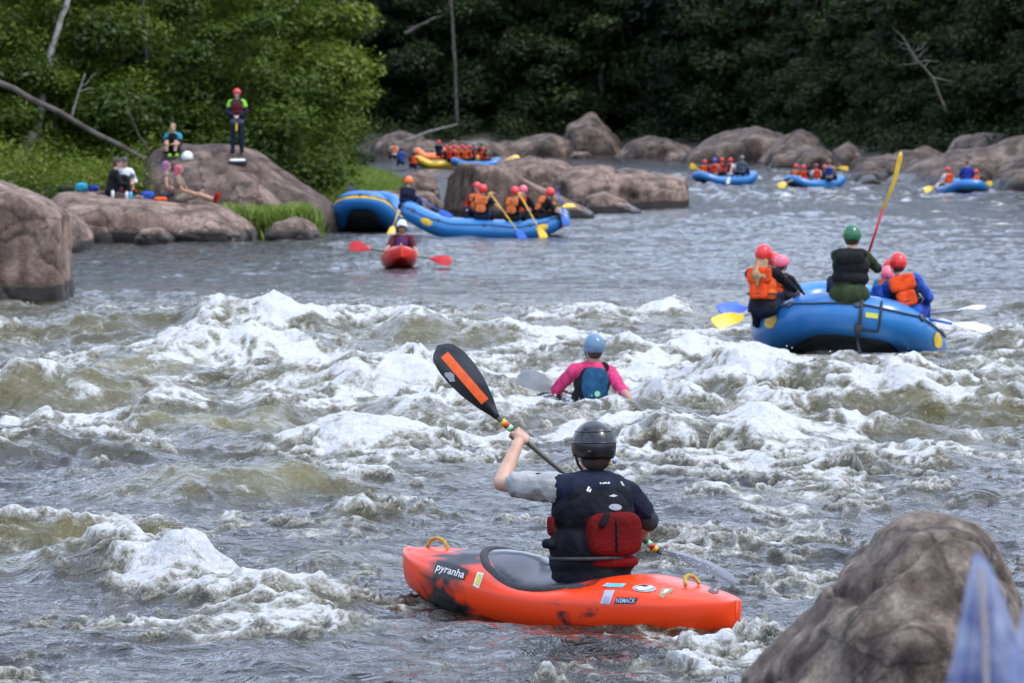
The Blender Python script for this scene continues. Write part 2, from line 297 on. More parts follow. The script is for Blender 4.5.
def water_field(x, y):
    warpx = x+.5*perlin2(x*.35, y*.25, 3); warpy = y+.9*perlin2(x*.35, y*.25, 4)
    rap = sst(31, 37, y)*(1-sst(58, 70, y)); near = 1-sst(30, 38, y)
    farr = sst(140, 155, y)*(1-sst(205, 225, y))*sst(4, 9, x)
    calm = sst(62, 78, y)
    act = .75+.35*perlin2(x*.13, y*.06, 5)            # smoother and rougher patches
    z = np.zeros_like(x); crest = np.zeros_like(x)
    amps = [(3.2, .05, .30, 1.5), (1.7, .066, .17, 1.15), (.9, .060, .085, .8), (.46, .046, .04, .7), (.24, .022, .016, .6), (.125, .008, .006, .5)]
    for k, (lam, a, ar, cal) in enumerate(amps):
        amp = (a*near+(a*.9+ar*.4)*rap+a*cal*calm+a*.9*farr)*act
        if lam < .5: amp = amp*(1-sst(70, 110, y)*.5)
        n = perlin2(warpx/lam*.8, warpy/lam, 20+k)
        s = 1-np.abs(n)*2.0                            # sharp crests, broad troughs
        n2 = perlin2(warpx/lam*.9+31, warpy/lam*1.1, 40+k)
        v = .55*s*np.abs(s)+.7*n2-.25
        z += amp*v
        if lam < 2: crest += v*(.5 if lam > .5 else .3)
    calmer = np.ones_like(x); dip = np.zeros_like(x)
    for bx, by, rx, ry in BOATS:
        q = ((x-bx)/rx)**2+((y-by)/ry)**2
        calmer *= 1-.9*np.exp(-q*q); dip += .05*np.exp(-q*q)
    foam = np.zeros_like(x); lift = np.zeros_like(x); big = np.zeros_like(x)
    wob = .35*perlin2(x*.9, y*.5, 60)+.15*perlin2(x*2.6, y*1.4, 61)
    for (cx, cy, hl, h, wn, wf, fm, ang, fo, ol) in RIDGES:
        sel = (np.abs(y-cy) < (wf+wn)*4+hl*.3) & (np.abs(x-cx) < hl*2.2+wf)
        if not sel.any(): continue
        xs, ys = x[sel]-cx, y[sel]-cy
        c, s = math.cos(ang), math.sin(ang)
        t = -xs*s+ys*c+wob[sel]*min(1.6, wn+.35)*1.4; u = xs*c+ys*s
        along = np.exp(-(np.abs(u)/hl)**3)*(.8+.5*perlin2(u*1.8/max(hl, .6)+cx, t*.3, 70))
        prof = np.where(t > 0, np.exp(-(t/wf)**2), np.exp(-(t/wn)**2))
        big[sel] += h*along*prof
        tf = t-fo*.6
        fp = np.where(tf > 0, np.exp(-(tf/(wf*.8))**2), np.exp(-(tf/(wn*.75))**2))
        foam[sel] += fm*along*fp*1.05
        lift[sel] += ol*along*np.exp(-((t+wn*.55)/(wn*.8))**2)*min(1, h*4)
    z += big*calmer
    for (cx, cy, rx, ry, a) in FOAMZ:
        foam += a*np.exp(-((x-cx)/rx)**2-((y-cy)/ry)**2)
    brk = perlin2(warpx*1.1, warpy*.8, 80)*.5+perlin2(warpx*2.6, warpy*1.8, 81)*.35+perlin2(warpx*6, warpy*4, 82)*.22
    lace = 1-np.abs(perlin2(warpx*3.1+2*perlin2(x*2, y*2, 85), warpy*1.9, 83))*3.2
    lace2 = 1-np.abs(perlin2(warpx*8, warpy*5, 84))*3.0
    patch = perlin2(warpx*.42, warpy*.30, 86)+.5*perlin2(warpx*1.0, warpy*.6, 87)
    foam = foam*(.62+brk*1.0+patch*.6)+foam*(lace*.2+lace2*.1)+.10*sst(.25, 1.1, crest*act)*near+.35*np.maximum(brk-.35, 0)*near+.52*np.maximum(lace, 0)*sst(-.35, .5, patch+brk)*(near+.7*rap)+.20*sst(-.2, .6, patch+brk)*(near+rap)+.10*np.maximum(lace2, 0)*near*sst(.0, .6, brk+.2)
    fl = perlin2(x*.8, y*.55, 66)+.5*perlin2(x*2.4, y*1.6, 67)+.35*perlin2(x*.15, y*.08, 68)
    foam = foam+calm*.5*sst(.42, .95, fl)+calm*sst(5, 16, x)*.45*sst(.15, .7, fl)
    foam = np.clip(foam, 0, 1.3)
    fz = sst(.45, 1.15, foam)*calmer
    # froth: lumpy, boiling relief where the water is white
    zz = 0
    for k, (lam, a) in enumerate([(1.1, .055), (.5, .032), (.23, .016), (.11, .007)]):
        zz = zz+a*(1-np.abs(perlin2(warpx/lam, warpy/lam*.8, 90+k))*2.4)
    z += fz*zz*np.where(y < 120, 1, .6)
    lift = np.clip(lift+.35*sst(.3, 1.2, crest*act)*near+.36*rap, 0, 1.2)*(1-fz)
    return z-dip+base_level(y), foam, np.clip(lift*.75, 0, 1)

def water_z(x, y):
    return float(water_field(np.array([float(x)]), np.array([float(y)]))[0][0])

def build_water():
    ys = [7.0]
    while ys[-1] < 335:
        d = ys[-1]; ys.append(d+d*(.0030 if d < 13 else .00125 if d < 75 else .0018 if d < 120 else .004))
    ys = np.array(ys); u = np.linspace(-1, 1, 1000); u = .55*u+.45*u**3
    hw = 4.5+.17*ys
    X = hw[:, None]*u[None, :]; Y = np.repeat(ys[:, None], len(u), 1)
    z, foam, lift = water_field(X.ravel(), Y.ravel())
    V = np.stack([X.ravel(), Y.ravel(), z], 1)
    n, k = X.shape
    idx = np.arange(n*k).reshape(n, k)
    Q = np.stack([idx[:-1, :-1], idx[:-1, 1:], idx[1:, 1:], idx[1:, :-1]], -1).reshape(-1, 4)
    me = mesh_np('river_water', V, Q)
    for nm, arr in (('foam', foam), ('lift', lift)):
        a = me.attributes.new(nm, 'FLOAT', 'POINT'); a.data.foreach_set('value', arr.astype(np.float32))
    o = link('river_water', me, M['water']); tag(o, kind='structure')
    # droplets thrown up by the breaking crests
    sel = np.where((foam > .75) & (Y.ravel() < 66) & (Y.ravel() > 18))[0]
    wgt = (foam[sel]-.6)*np.clip(z[sel]+.05, .02, 1)**1.5*np.where(Y.ravel()[sel] < 30, 4, 1)
    wgt *= z[sel] > np.percentile(z[sel], 55)
    pick = rng.choice(sel, 900, p=wgt/wgt.sum())
    P = V[pick]+np.stack([rng.normal(0, .06, 900), rng.normal(0, .08, 900), np.abs(rng.exponential(.035, 900))+.0], 1)
    return o, P
def droplets(P, name, label):
    n = len(P); r = rng.uniform(.0015, .004, n)*(1+.8*(P[:, 1] > 35))
    o6 = np.array([(1, 0, 0), (-1, 0, 0), (0, 1, 0), (0, -1, 0), (0, 0, 1.5), (0, 0, -1.5)], dtype=float)
    f8 = np.array([(0, 2, 4), (2, 1, 4), (1, 3, 4), (3, 0, 4), (2, 0, 5), (1, 2, 5), (3, 1, 5), (0, 3, 5)])
    V = (P[:, None, :]+o6[None]*r[:, None, None]).reshape(-1, 3)
    Fc = (f8[None]+6*np.arange(n)[:, None, None]).reshape(-1, 3)
    o = link(name, mesh_np(name, V, Fc), M['spray']); tag(o, label, 'spray', kind='stuff'); return o
M['spray'] = mat('white_spray', (.8, .81, .8), .25, (.7, .72, .72), 5)

# ------------------------------------------------------------------ terrain
LB = [(-9.5, -40), (-9.5, 20), (-9.2, 55), (-8.6, 68), (-11.5, 80), (-11.6, 99), (-5.2, 104), (-5.0, 118), (-3.6, 128), (-4.2, 160), (-8, 215), (-13, 262), (-16, 292)]
FB = [(-4, 300), (8, 300), (15, 280), (20, 238), (23.5, 203), (26.5, 184), (30, 168), (31, 140), (27, 90), (26, -40)]
POLY = np.array(LB+FB, float)
def sdist(x, y):
    d = np.full(x.shape, 1e9); inside = np.zeros(x.shape, bool); n = len(POLY)
    for i in range(n):
        a = POLY[i]; b = POLY[(i+1) % n]; e = b-a; L2 = e@e
        if i == n-1:    # closing edge, far downstream of the camera: keep as open water
            pass
        t = np.clip(((x-a[0])*e[0]+(y-a[1])*e[1])/L2, 0, 1)
        dd = np.hypot(x-a[0]-t*e[0], y-a[1]-t*e[1]); d = np.minimum(d, dd)
        c = ((a[1] > y) != (b[1] > y)) & (x < (b[0]-a[0])*(y-a[1])/(b[1]-a[1]+1e-12)+a[0]); inside ^= c
    return np.where(inside, -d, d)
def ground_z(x, y):
    x = np.atleast_1d(np.asarray(x, float)); y = np.atleast_1d(np.asarray(y, float))
    s = sdist(x, y); b = base_level(y)
    left = (x < -3) & (y < 200)
    rise = np.where(s > 0, .25+.10*np.minimum(s, 25)+.35*sst(0, 3, s), -.5+.5*np.exp(s/2))
    rise = np.where(left & (s > 0), .15+.20*np.minimum(s, 10)+.02*np.maximum(s-10, 0), rise)
    hill = sst(6, 40, s)*np.minimum(np.maximum(s-6, 0), 60)*.05
    n = .35*perlin2(x*.12, y*.12, 7)*np.clip(s/6, 0, 3)+.12*perlin2(x*.5, y*.5, 8)*(s > 0)
    z = b+np.minimum(rise+hill, 80)+n
    near = np.exp(-((x)/7)**2-((y+1)/5)**2)            # the bank the photographer stands on
    return np.where(s > 0, z, np.maximum(z, near*1.5-.6))
def build_terrain():
    def lines(lo, hi, n, c, k): 
        t = np.linspace(-1, 1, n); s = k*t+(1-k)*t**3
        return np.where(s < 0, c+s*(c-lo), c+s*(hi-c))
    xs = lines(-260, 260, 260, 0, .35); ys = lines(-60, 640, 300, 150, .45)
    X, Y = np.meshgrid(xs, ys); Z = ground_z(X.ravel(), Y.ravel())
    n, k = X.shape; idx = np.arange(n*k).reshape(n, k)
    Q = np.stack([idx[:-1, :-1], idx[:-1, 1:], idx[1:, 1:], idx[1:, :-1]], -1).reshape(-1, 4)
    me = mesh_np('ground', np.stack([X.ravel(), Y.ravel(), Z], 1), Q)
    tag(link('ground', me, M['soil']), kind='structure')

# ------------------------------------------------------------------ solids grown from simple masses (voxel remesh)
def remeshed(bm, voxel, smooth=4, name='mesh', fac=.6):
    me = bpy.data.meshes.new(name); bm.to_mesh(me); bm.free()
    o = bpy.data.objects.new('tmp', me); col.objects.link(o)
    r = o.modifiers.new('r', 'REMESH'); r.mode = 'VOXEL'; r.voxel_size = voxel
    if smooth:
        s = o.modifiers.new('s', 'SMOOTH'); s.iterations = smooth; s.factor = fac
    dg = bpy.context.evaluated_depsgraph_get()
    me2 = bpy.data.meshes.new_from_object(o.evaluated_get(dg)); me2.name = name
    bpy.data.objects.remove(o); bpy.data.meshes.remove(me)
    me2.materials.clear(); me2.shade_smooth()
    return me2
def mesh_co(me):
    a = np.empty(len(me.vertices)*3, np.float32); me.vertices.foreach_get('co', a); return a.reshape(-1, 3).astype(float)
def mesh_no(me):
    a = np.empty(len(me.vertices)*3, np.float32); me.vertices.foreach_get('normal', a); return a.reshape(-1, 3).astype(float)

def rock(label, pts, d, thick=None, m='rock', rough=.05, seed=1, group=None, low=None, name='boulder', cat='rock', front=.86, res=42, crack=.8, sm=4, flat=False, skew=0.0):
    """pts: outline in picture pixels at distance d. Becomes a solid with its own depth 'thick'."""
    P = [W(x, y, d) for x, y in pts]
    xs = [p.x for p in P]; zs = [p.z for p in P]; wd = max(xs)-min(xs); ht = max(zs)-min(zs); zb = min(zs)
    if thick is None: thick = max(.6*wd, ht)
    cx = (min(xs)+max(xs))/2; r = random.Random(seed)
    bm = bmesh.new()
    for (dy, sx, sz) in (((-.5, .97, .88), (-.42, 1.0, .97), (0, 1, 1), (.4, .9, .9)) if flat else ((-.5, .72*front/.86, .55*front/.86), (-.28, .93, front), (0, 1, 1), (.3, .9, .92), (.5, .6, .55))):
        for p in P:
            j = 1+r.uniform(-.03, .03)
            bm.verts.new((cx+(p.x-cx)*sx*j+skew*(.4-dy)/.9*(max(xs)-p.x)/wd, d+dy*thick+thick*.12*(p.x-cx)/max(wd, .1), zb+(p.z-zb)*sz*j))
    for p in P:
        if p.z < zb+.25*ht: bm.verts.new((p.x, d, zb-.25*ht-.25)); bm.verts.new((cx+(p.x-cx)*.8, d-.4*thick, zb-.25*ht-.25)); bm.verts.new((cx+(p.x-cx)*.8, d+.4*thick, zb-.25*ht-.25))
    res_ = bmesh.ops.convex_hull(bm, input=bm.verts)
    bmesh.ops.delete(bm, geom=[v for v in bm.verts if not v.link_faces], context='VERTS')
    # origin at its base centre
    c = Vector((cx, d, zb))
    bmesh.ops.translate(bm, verts=bm.verts, vec=-c)
    size = max(wd, ht*1.3, thick*.8)
    me = remeshed(bm, size/res, sm, name)
    V = mesh_co(me); N = mesh_no(me); q = (V+np.array(c))/size
    disp = fbm3(q*2.6, 4, seed)*rough*size*.9
    cr = np.abs(perlin3(q*np.array([2.2, 2.2, 3.4])+.25*perlin3(q*5, seed+9)[:, None], seed+3))
    disp -= crack*.035*size*np.exp(-(cr/.035)**2)
    V += N*disp[:, None]
    me.vertices.foreach_set('co', V.astype(np.float32).ravel()); me.update()
    o = link(name, me, M[m]); o.location = c
    tag(o, label, cat, group); return o
# ------------------------------------------------------------------ rocks
G_FAR = 'boulders along the far shore'
G_ISL = 'boulders of the mid-river outcrop'
G_LB = 'boulders of the left bank'
rock('big square-cut brown boulder standing in the water at the left edge', [(-60, 196), (-10, 192), (22, 190), (52, 200), (66, 214), (69, 293), (40, 297), (-60, 297)], 63.5, 3.2, seed=3, rough=.02, front=.97, group=G_LB, sm=1, flat=True, res=60, crack=.5)
rock('low grey-brown ledge just behind the square-cut boulder at the left edge', [(-60, 182), (0, 178), (40, 192), (80, 222), (92, 236), (-60, 238)], 88, 4, seed=4, rough=.04, group=G_LB)
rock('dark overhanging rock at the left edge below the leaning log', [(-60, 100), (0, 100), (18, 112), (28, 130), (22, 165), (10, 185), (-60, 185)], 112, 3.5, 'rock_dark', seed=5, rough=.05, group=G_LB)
rock('long flat pinkish ledge on which the bathers sit', [(52, 204), (60, 194), (110, 192), (180, 197), (225, 207), (250, 222), (258, 234), (60, 234)], 97, 4.5, seed=6, rough=.025, group=G_LB)
rock('small rounded boulder at the water below the sunbathing women', [(172, 234), (182, 222), (206, 218), (228, 222), (242, 234)], 94.5, 1.2, seed=7, rough=.03, group=G_LB)
rock('small rounded boulder at the water under the tall grass', [(264, 235), (274, 222), (296, 216), (314, 224), (321, 235)], 97, 1.4, seed=8, rough=.03, group=G_LB)
rock('small dark boulder half hidden behind the rounded one under the grass', [(246, 232), (252, 217), (270, 214), (286, 220), (290, 232)], 100, 1.2, 'rock_dark', seed=9, rough=.03, group=G_LB)
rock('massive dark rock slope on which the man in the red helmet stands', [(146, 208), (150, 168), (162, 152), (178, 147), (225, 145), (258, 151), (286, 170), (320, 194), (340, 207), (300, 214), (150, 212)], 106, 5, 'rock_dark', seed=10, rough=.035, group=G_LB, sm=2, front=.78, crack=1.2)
rock('pinkish sloping boulder between grass and the dark rock slope', [(228, 196), (236, 182), (252, 181), (268, 192), (286, 206), (280, 212), (232, 210)], 102, 1.3, seed=11, rough=.03, group=G_LB)
rock('flat pale ledge behind the left blue raft', [(300, 212), (306, 200), (340, 194), (400, 190), (436, 192), (442, 208), (300, 214)], 124, 4, seed=12, rough=.02, group=G_LB)
# mid-river outcrop
rock('big boulder with a dark square end facing left behind the long raft', [(437, 215), (440, 175), (446, 165), (468, 165), (510, 178), (556, 196), (590, 212), (592, 216)], 122, 4.2, seed=20, rough=.02, group=G_ISL, front=.97, sm=1, flat=True, res=60, skew=1.1, crack=.3)
rock('flat dark-topped boulder behind the long raft, farther right', [(552, 206), (556, 176), (572, 166), (596, 163), (626, 170), (660, 176), (686, 178), (691, 200), (688, 206), (560, 208)], 138, 4, seed=21, rough=.025, group=G_ISL)
rock('low smooth boulder between the two large outcrop boulders', [(490, 176), (500, 163), (530, 156), (566, 160), (580, 172), (560, 190), (500, 190)], 150, 4, seed=22, rough=.03, group=G_ISL)
rock('small smooth sloping rock at the right foot of the outcrop', [(578, 211), (584, 196), (604, 190), (626, 200), (642, 211)], 128, 2.2, seed=23, rough=.02, group=G_ISL)
rock('low dark rock in the grass beside the square-ended boulder', [(398, 196), (404, 178), (420, 170), (436, 178), (440, 196)], 150, 2, 'rock_dark', seed=24, group=G_LB)
# far shore
far = [
 ('round grey boulder left of the pointed far-shore rock', [(494, 152), (500, 141), (530, 136), (556, 134), (572, 142), (576, 157), (496, 157)], 286, 6),
 ('pointed dark peak of rock on the far shore', [(562, 150), (566, 124), (580, 120), (592, 112), (606, 124), (618, 142), (622, 158), (564, 158)], 292, 7),
 ('tiny pale rounded rock in the far water', [(570, 156), (574, 152), (588, 152), (592, 156)], 272, 2),
 ('humped brown far-shore boulder right of the pointed rock', [(616, 158), (630, 142), (650, 134), (668, 138), (686, 152), (688, 158)], 275, 6),
 ('long smooth far-shore whaleback sloping left', [(676, 160), (694, 148), (720, 134), (756, 126), (786, 130), (800, 146), (802, 162), (680, 163)], 255, 8),
 ('rounded far-shore boulder above the second far raft', [(764, 166), (770, 152), (786, 144), (812, 146), (824, 156), (826, 168)], 236, 5),
 ('tilted far-shore slab behind the second far raft', [(756, 162), (778, 140), (800, 131), (818, 138), (832, 160)], 250, 5),
 ('upright split boulder right of the second far raft', [(828, 172), (834, 150), (848, 140), (858, 148), (866, 172)], 226, 4),
 ('low dark far-shore ledge left of the raised oar', [(842, 176), (852, 160), (890, 154), (910, 160), (914, 178)], 212, 5),
 ('pale low stone on the far shore beside the raised oar', [(862, 178), (872, 166), (886, 158), (896, 166), (902, 180)], 204, 3),
 ('long pale slab slanting up to the right edge of the far shore', [(878, 180), (920, 162), (960, 148), (1000, 138), (1040, 134), (1080, 134), (1080, 186), (890, 186)], 196, 9),
 ('dark boulder behind the rightmost raft', [(900, 188), (930, 168), (955, 160), (985, 164), (1000, 186)], 184, 4),
 ('broad dark boulder at the right edge of the far shore', [(984, 190), (1000, 168), (1030, 154), (1090, 156), (1090, 194)], 180, 5),
 ('dark low boulder at the far left end of the far shore', [(370, 160), (376, 140), (400, 132), (424, 136), (432, 160)], 290, 6),
 ('low pale rock behind the crowd of distant rafters', [(408, 160), (416, 142), (430, 139), (448, 148), (452, 160)], 268, 4),
 ('long low grey rock behind the crowd of distant rafters', [(440, 158), (452, 143), (480, 138), (506, 146), (512, 158)], 280, 5),
 ('flat rock in the far water right of the crowd of rafters', [(478, 166), (490, 158), (512, 156), (524, 164), (526, 168)], 250, 4),
 ('grey boulder between the humped boulder and the whaleback', [(654, 158), (662, 146), (676, 142), (692, 148), (700, 160)], 284, 5),
]
for i, (lb, pts, d, th) in enumerate(far):
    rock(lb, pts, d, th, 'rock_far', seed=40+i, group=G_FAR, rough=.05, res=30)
for i, (lb, pts, d, th) in enumerate([
 ('small rounded stone at the water left of the far whaleback', [(662, 162), (668, 152), (684, 150), (694, 162)], 262, 3),
 ('stout brown boulder between the whaleback and the tilted slab', [(792, 168), (800, 152), (822, 146), (838, 156), (842, 170)], 228, 5),
 ('low brown shoulder of rock below the split boulder', [(846, 180), (854, 168), (872, 164), (888, 172), (892, 182)], 198, 3),
 ('tan slab behind the raised guide paddle', [(880, 172), (895, 152), (925, 146), (948, 156), (955, 174)], 214, 6),
 ('rounded tan boulder right of the rightmost raft', [(990, 192), (996, 176), (1012, 168), (1036, 172), (1044, 192)], 174, 4),
 ('high dark rock at the tree line above the slanting slab', [(940, 160), (955, 140), (985, 132), (1012, 136), (1020, 158)], 212, 6),
 ('small tan stone between the far rafts and the shore', [(856, 184), (862, 176), (874, 175), (882, 184)], 190, 2)]):
    rock(lb, pts, d, th, 'rock_far', seed=140+i, group=G_FAR, rough=.05, res=30)
rock('low rounded lobe of rock at the left foot of the flat ledge', [(66, 236), (72, 222), (92, 214), (114, 220), (124, 236)], 95.5, 2.2, seed=161, rough=.04, group=G_LB)
rock('small flat stone at the waterline in front of the flat ledge', [(134, 238), (142, 229), (162, 227), (176, 238)], 94, 1.1, seed=162, rough=.04, group=G_LB)
rock('knobbly boulder in the grass right of the sunbathers', [(226, 222), (232, 208), (250, 203), (266, 212), (270, 224)], 99.5, 1.3, seed=163, rough=.05, group=G_LB)
# foreground
rock('huge lichen-spotted grey boulder in the bottom right foreground', [(742, 683), (770, 657), (808, 622), (844, 584), (874, 549), (894, 532), (908, 525), (926, 522), (946, 524), (964, 533), (982, 550), (1005, 580), (1040, 610), (1100, 700), (1100, 760), (700, 760)], 13.0, 1.4, 'rock_near', seed=71, rough=.05, front=.93, res=130, crack=.8, sm=4)

# ------------------------------------------------------------------ trees
def leaf_cloud(C, R, n, size, seed, flat=.5, outer=.55, droop=0):
    """leaf faces spread through the clumps centred at C with radii R"""
    r = np.random.default_rng(seed); C = np.asarray(C); R = np.asarray(R)
    wgt = R.prod(axis=1)**(.75); k = r.choice(len(C), n, p=wgt/wgt.sum())
    dirv = r.normal(size=(n, 3)); dirv /= np.linalg.norm(dirv, axis=1)[:, None]
    rad = (outer+(1.08-outer)*r.random(n)**.7)
    P = C[k]+dirv*R[k]*rad[:, None]
    P += .10*R[k]*r.normal(size=(n, 3))
    nrm = dirv*.6+np.array([0, 0, .7])+r.normal(size=(n, 3))*.45
    nrm /= np.linalg.norm(nrm, axis=1)[:, None]
    a = np.cross(nrm, r.normal(size=(n, 3))); a /= np.linalg.norm(a, axis=1)[:, None]; b = np.cross(nrm, a)
    s = size*(.6+.8*r.random(n))[:, None]
    V = np.stack([P-a*s, P+b*s*flat-nrm*s*.15, P+a*s, P-b*s*flat-nrm*s*.15], 1).reshape(-1, 3)
    Q = np.arange(4*n).reshape(n, 4)
    tone = np.clip(r.random(n)*.6+.4*r.random(len(C))[k], 0, 1)
    return V, Q, np.repeat(tone, 4)
def leaf_mesh(name, parts):
    Vs, Qs, Ts = [], [], []; o = 0
    for V, Q, T in parts:
        Vs.append(V); Qs.append(Q+o); Ts.append(T); o += len(V)
    me = mesh_np(name, np.concatenate(Vs), np.concatenate(Qs), smooth=False)
    a = me.attributes.new('tone', 'FLOAT', 'POINT'); a.data.foreach_set('value', np.concatenate(Ts).astype(np.float32))
    return me
def tube(bm, pts, rad, n=8, cap=True, start=0.0):
    pts = [Vector(p) for p in pts]; rings = []
    if not hasattr(rad, '__len__'): rad = [rad]*len(pts)
    up = Vector((0, 0, 1)); prev = None
    for i, p in enumerate(pts):
        t = (pts[min(i+1, len(pts)-1)]-pts[max(i-1, 0)]).normalized()
        if prev is None:
            a = t.cross(up if abs(t.z) < .9 else Vector((1, 0, 0))).normalized()
        else:
            a = (prev-t*prev.dot(t)).normalized()
        prev = a; b = t.cross(a)
        rings.append([bm.verts.new(p+(a*math.cos(2*math.pi*k/n+start)+b*math.sin(2*math.pi*k/n+start))*rad[i]) for k in range(n)])
    for r0, r1 in zip(rings, rings[1:]):
        for k in range(n): bm.faces.new((r0[k], r0[(k+1) % n], r1[(k+1) % n], r1[k]))
    if cap:
        bm.faces.new(rings[0][::-1]); bm.faces.new(rings[-1])
    return rings
def bm_mesh(bm, name='mesh', smooth=True):
    bmesh.ops.recalc_face_normals(bm, faces=bm.faces)
    me = bpy.data.meshes.new(name); bm.to_mesh(me); bm.free()
    if smooth: me.shade_smooth()
    return me
def branchy(seed, h, r0, spread, nb, first=.25, up=.5, jag=.06):
    """trunk with limbs; returns bmesh and the limb tips"""
    r = random.Random(seed); bm = bmesh.new(); tips = []
    P = []; x = y = 0
    for k in range(9):
        P.append(Vector((x, y, h*k/8))); x += r.uniform(-jag, jag)*h/8*2; y += r.uniform(-jag, jag)*h/8*2
    tube(bm, P, [r0*(1-.85*k/8) for k in range(9)], 9)
    for i in range(nb):
        f = first+(1-first)*(i+.5)/nb; k = min(7, int(f*8)); p = P[k].lerp(P[k+1], f*8-k)
        az = i*2.4+r.uniform(-.5, .5); L = spread*(1.1-.75*f)*r.uniform(.75, 1.15)
        q = [p]; dirv = Vector((math.cos(az), math.sin(az), up*r.uniform(.2, 1.1)-.1))
        for s in range(4):
            q.append(q[-1]+dirv*L/4+Vector((r.uniform(-.1, .1), r.uniform(-.1, .1), r.uniform(-.08, .08)))*L*.4)
        rr = r0*.33*(1-f*.6); tube(bm, q, [rr, rr*.75, rr*.5, rr*.32, rr*.15], 6)
        tips += [(q[2], L*.5), (q[3], L*.48), (q[4], L*.42)]
    return bm, tips
def make_tree(name, seed, h, r0, spread, nb, nleaf, lsize, lm, bark='bark', first=.2, conifer=False):
    bm, tips = branchy(seed, h, r0, spread, nb, first, up=(-.15 if conifer else .5))
    root = empty(name, (0, 0, 0)); link('trunk', bm_mesh(bm, 'trunk'), M[bark], root)
    r = random.Random(seed+1); C = []; R = []
    for p, s in tips:
        s = max(s, .07*h*.5)*r.uniform(.7, 1.15)
        C.append((p.x, p.y, p.z)); R.append((s, s, s*(.5 if conifer else .6)))
    C.append((0, 0, h*.97)); R.append((spread*.18, spread*.18, h*.08))
    me = leaf_mesh('crown', [leaf_cloud(C, R, nleaf, lsize, seed, .45, .15)])
    link('crown', me, M[lm], root); return root
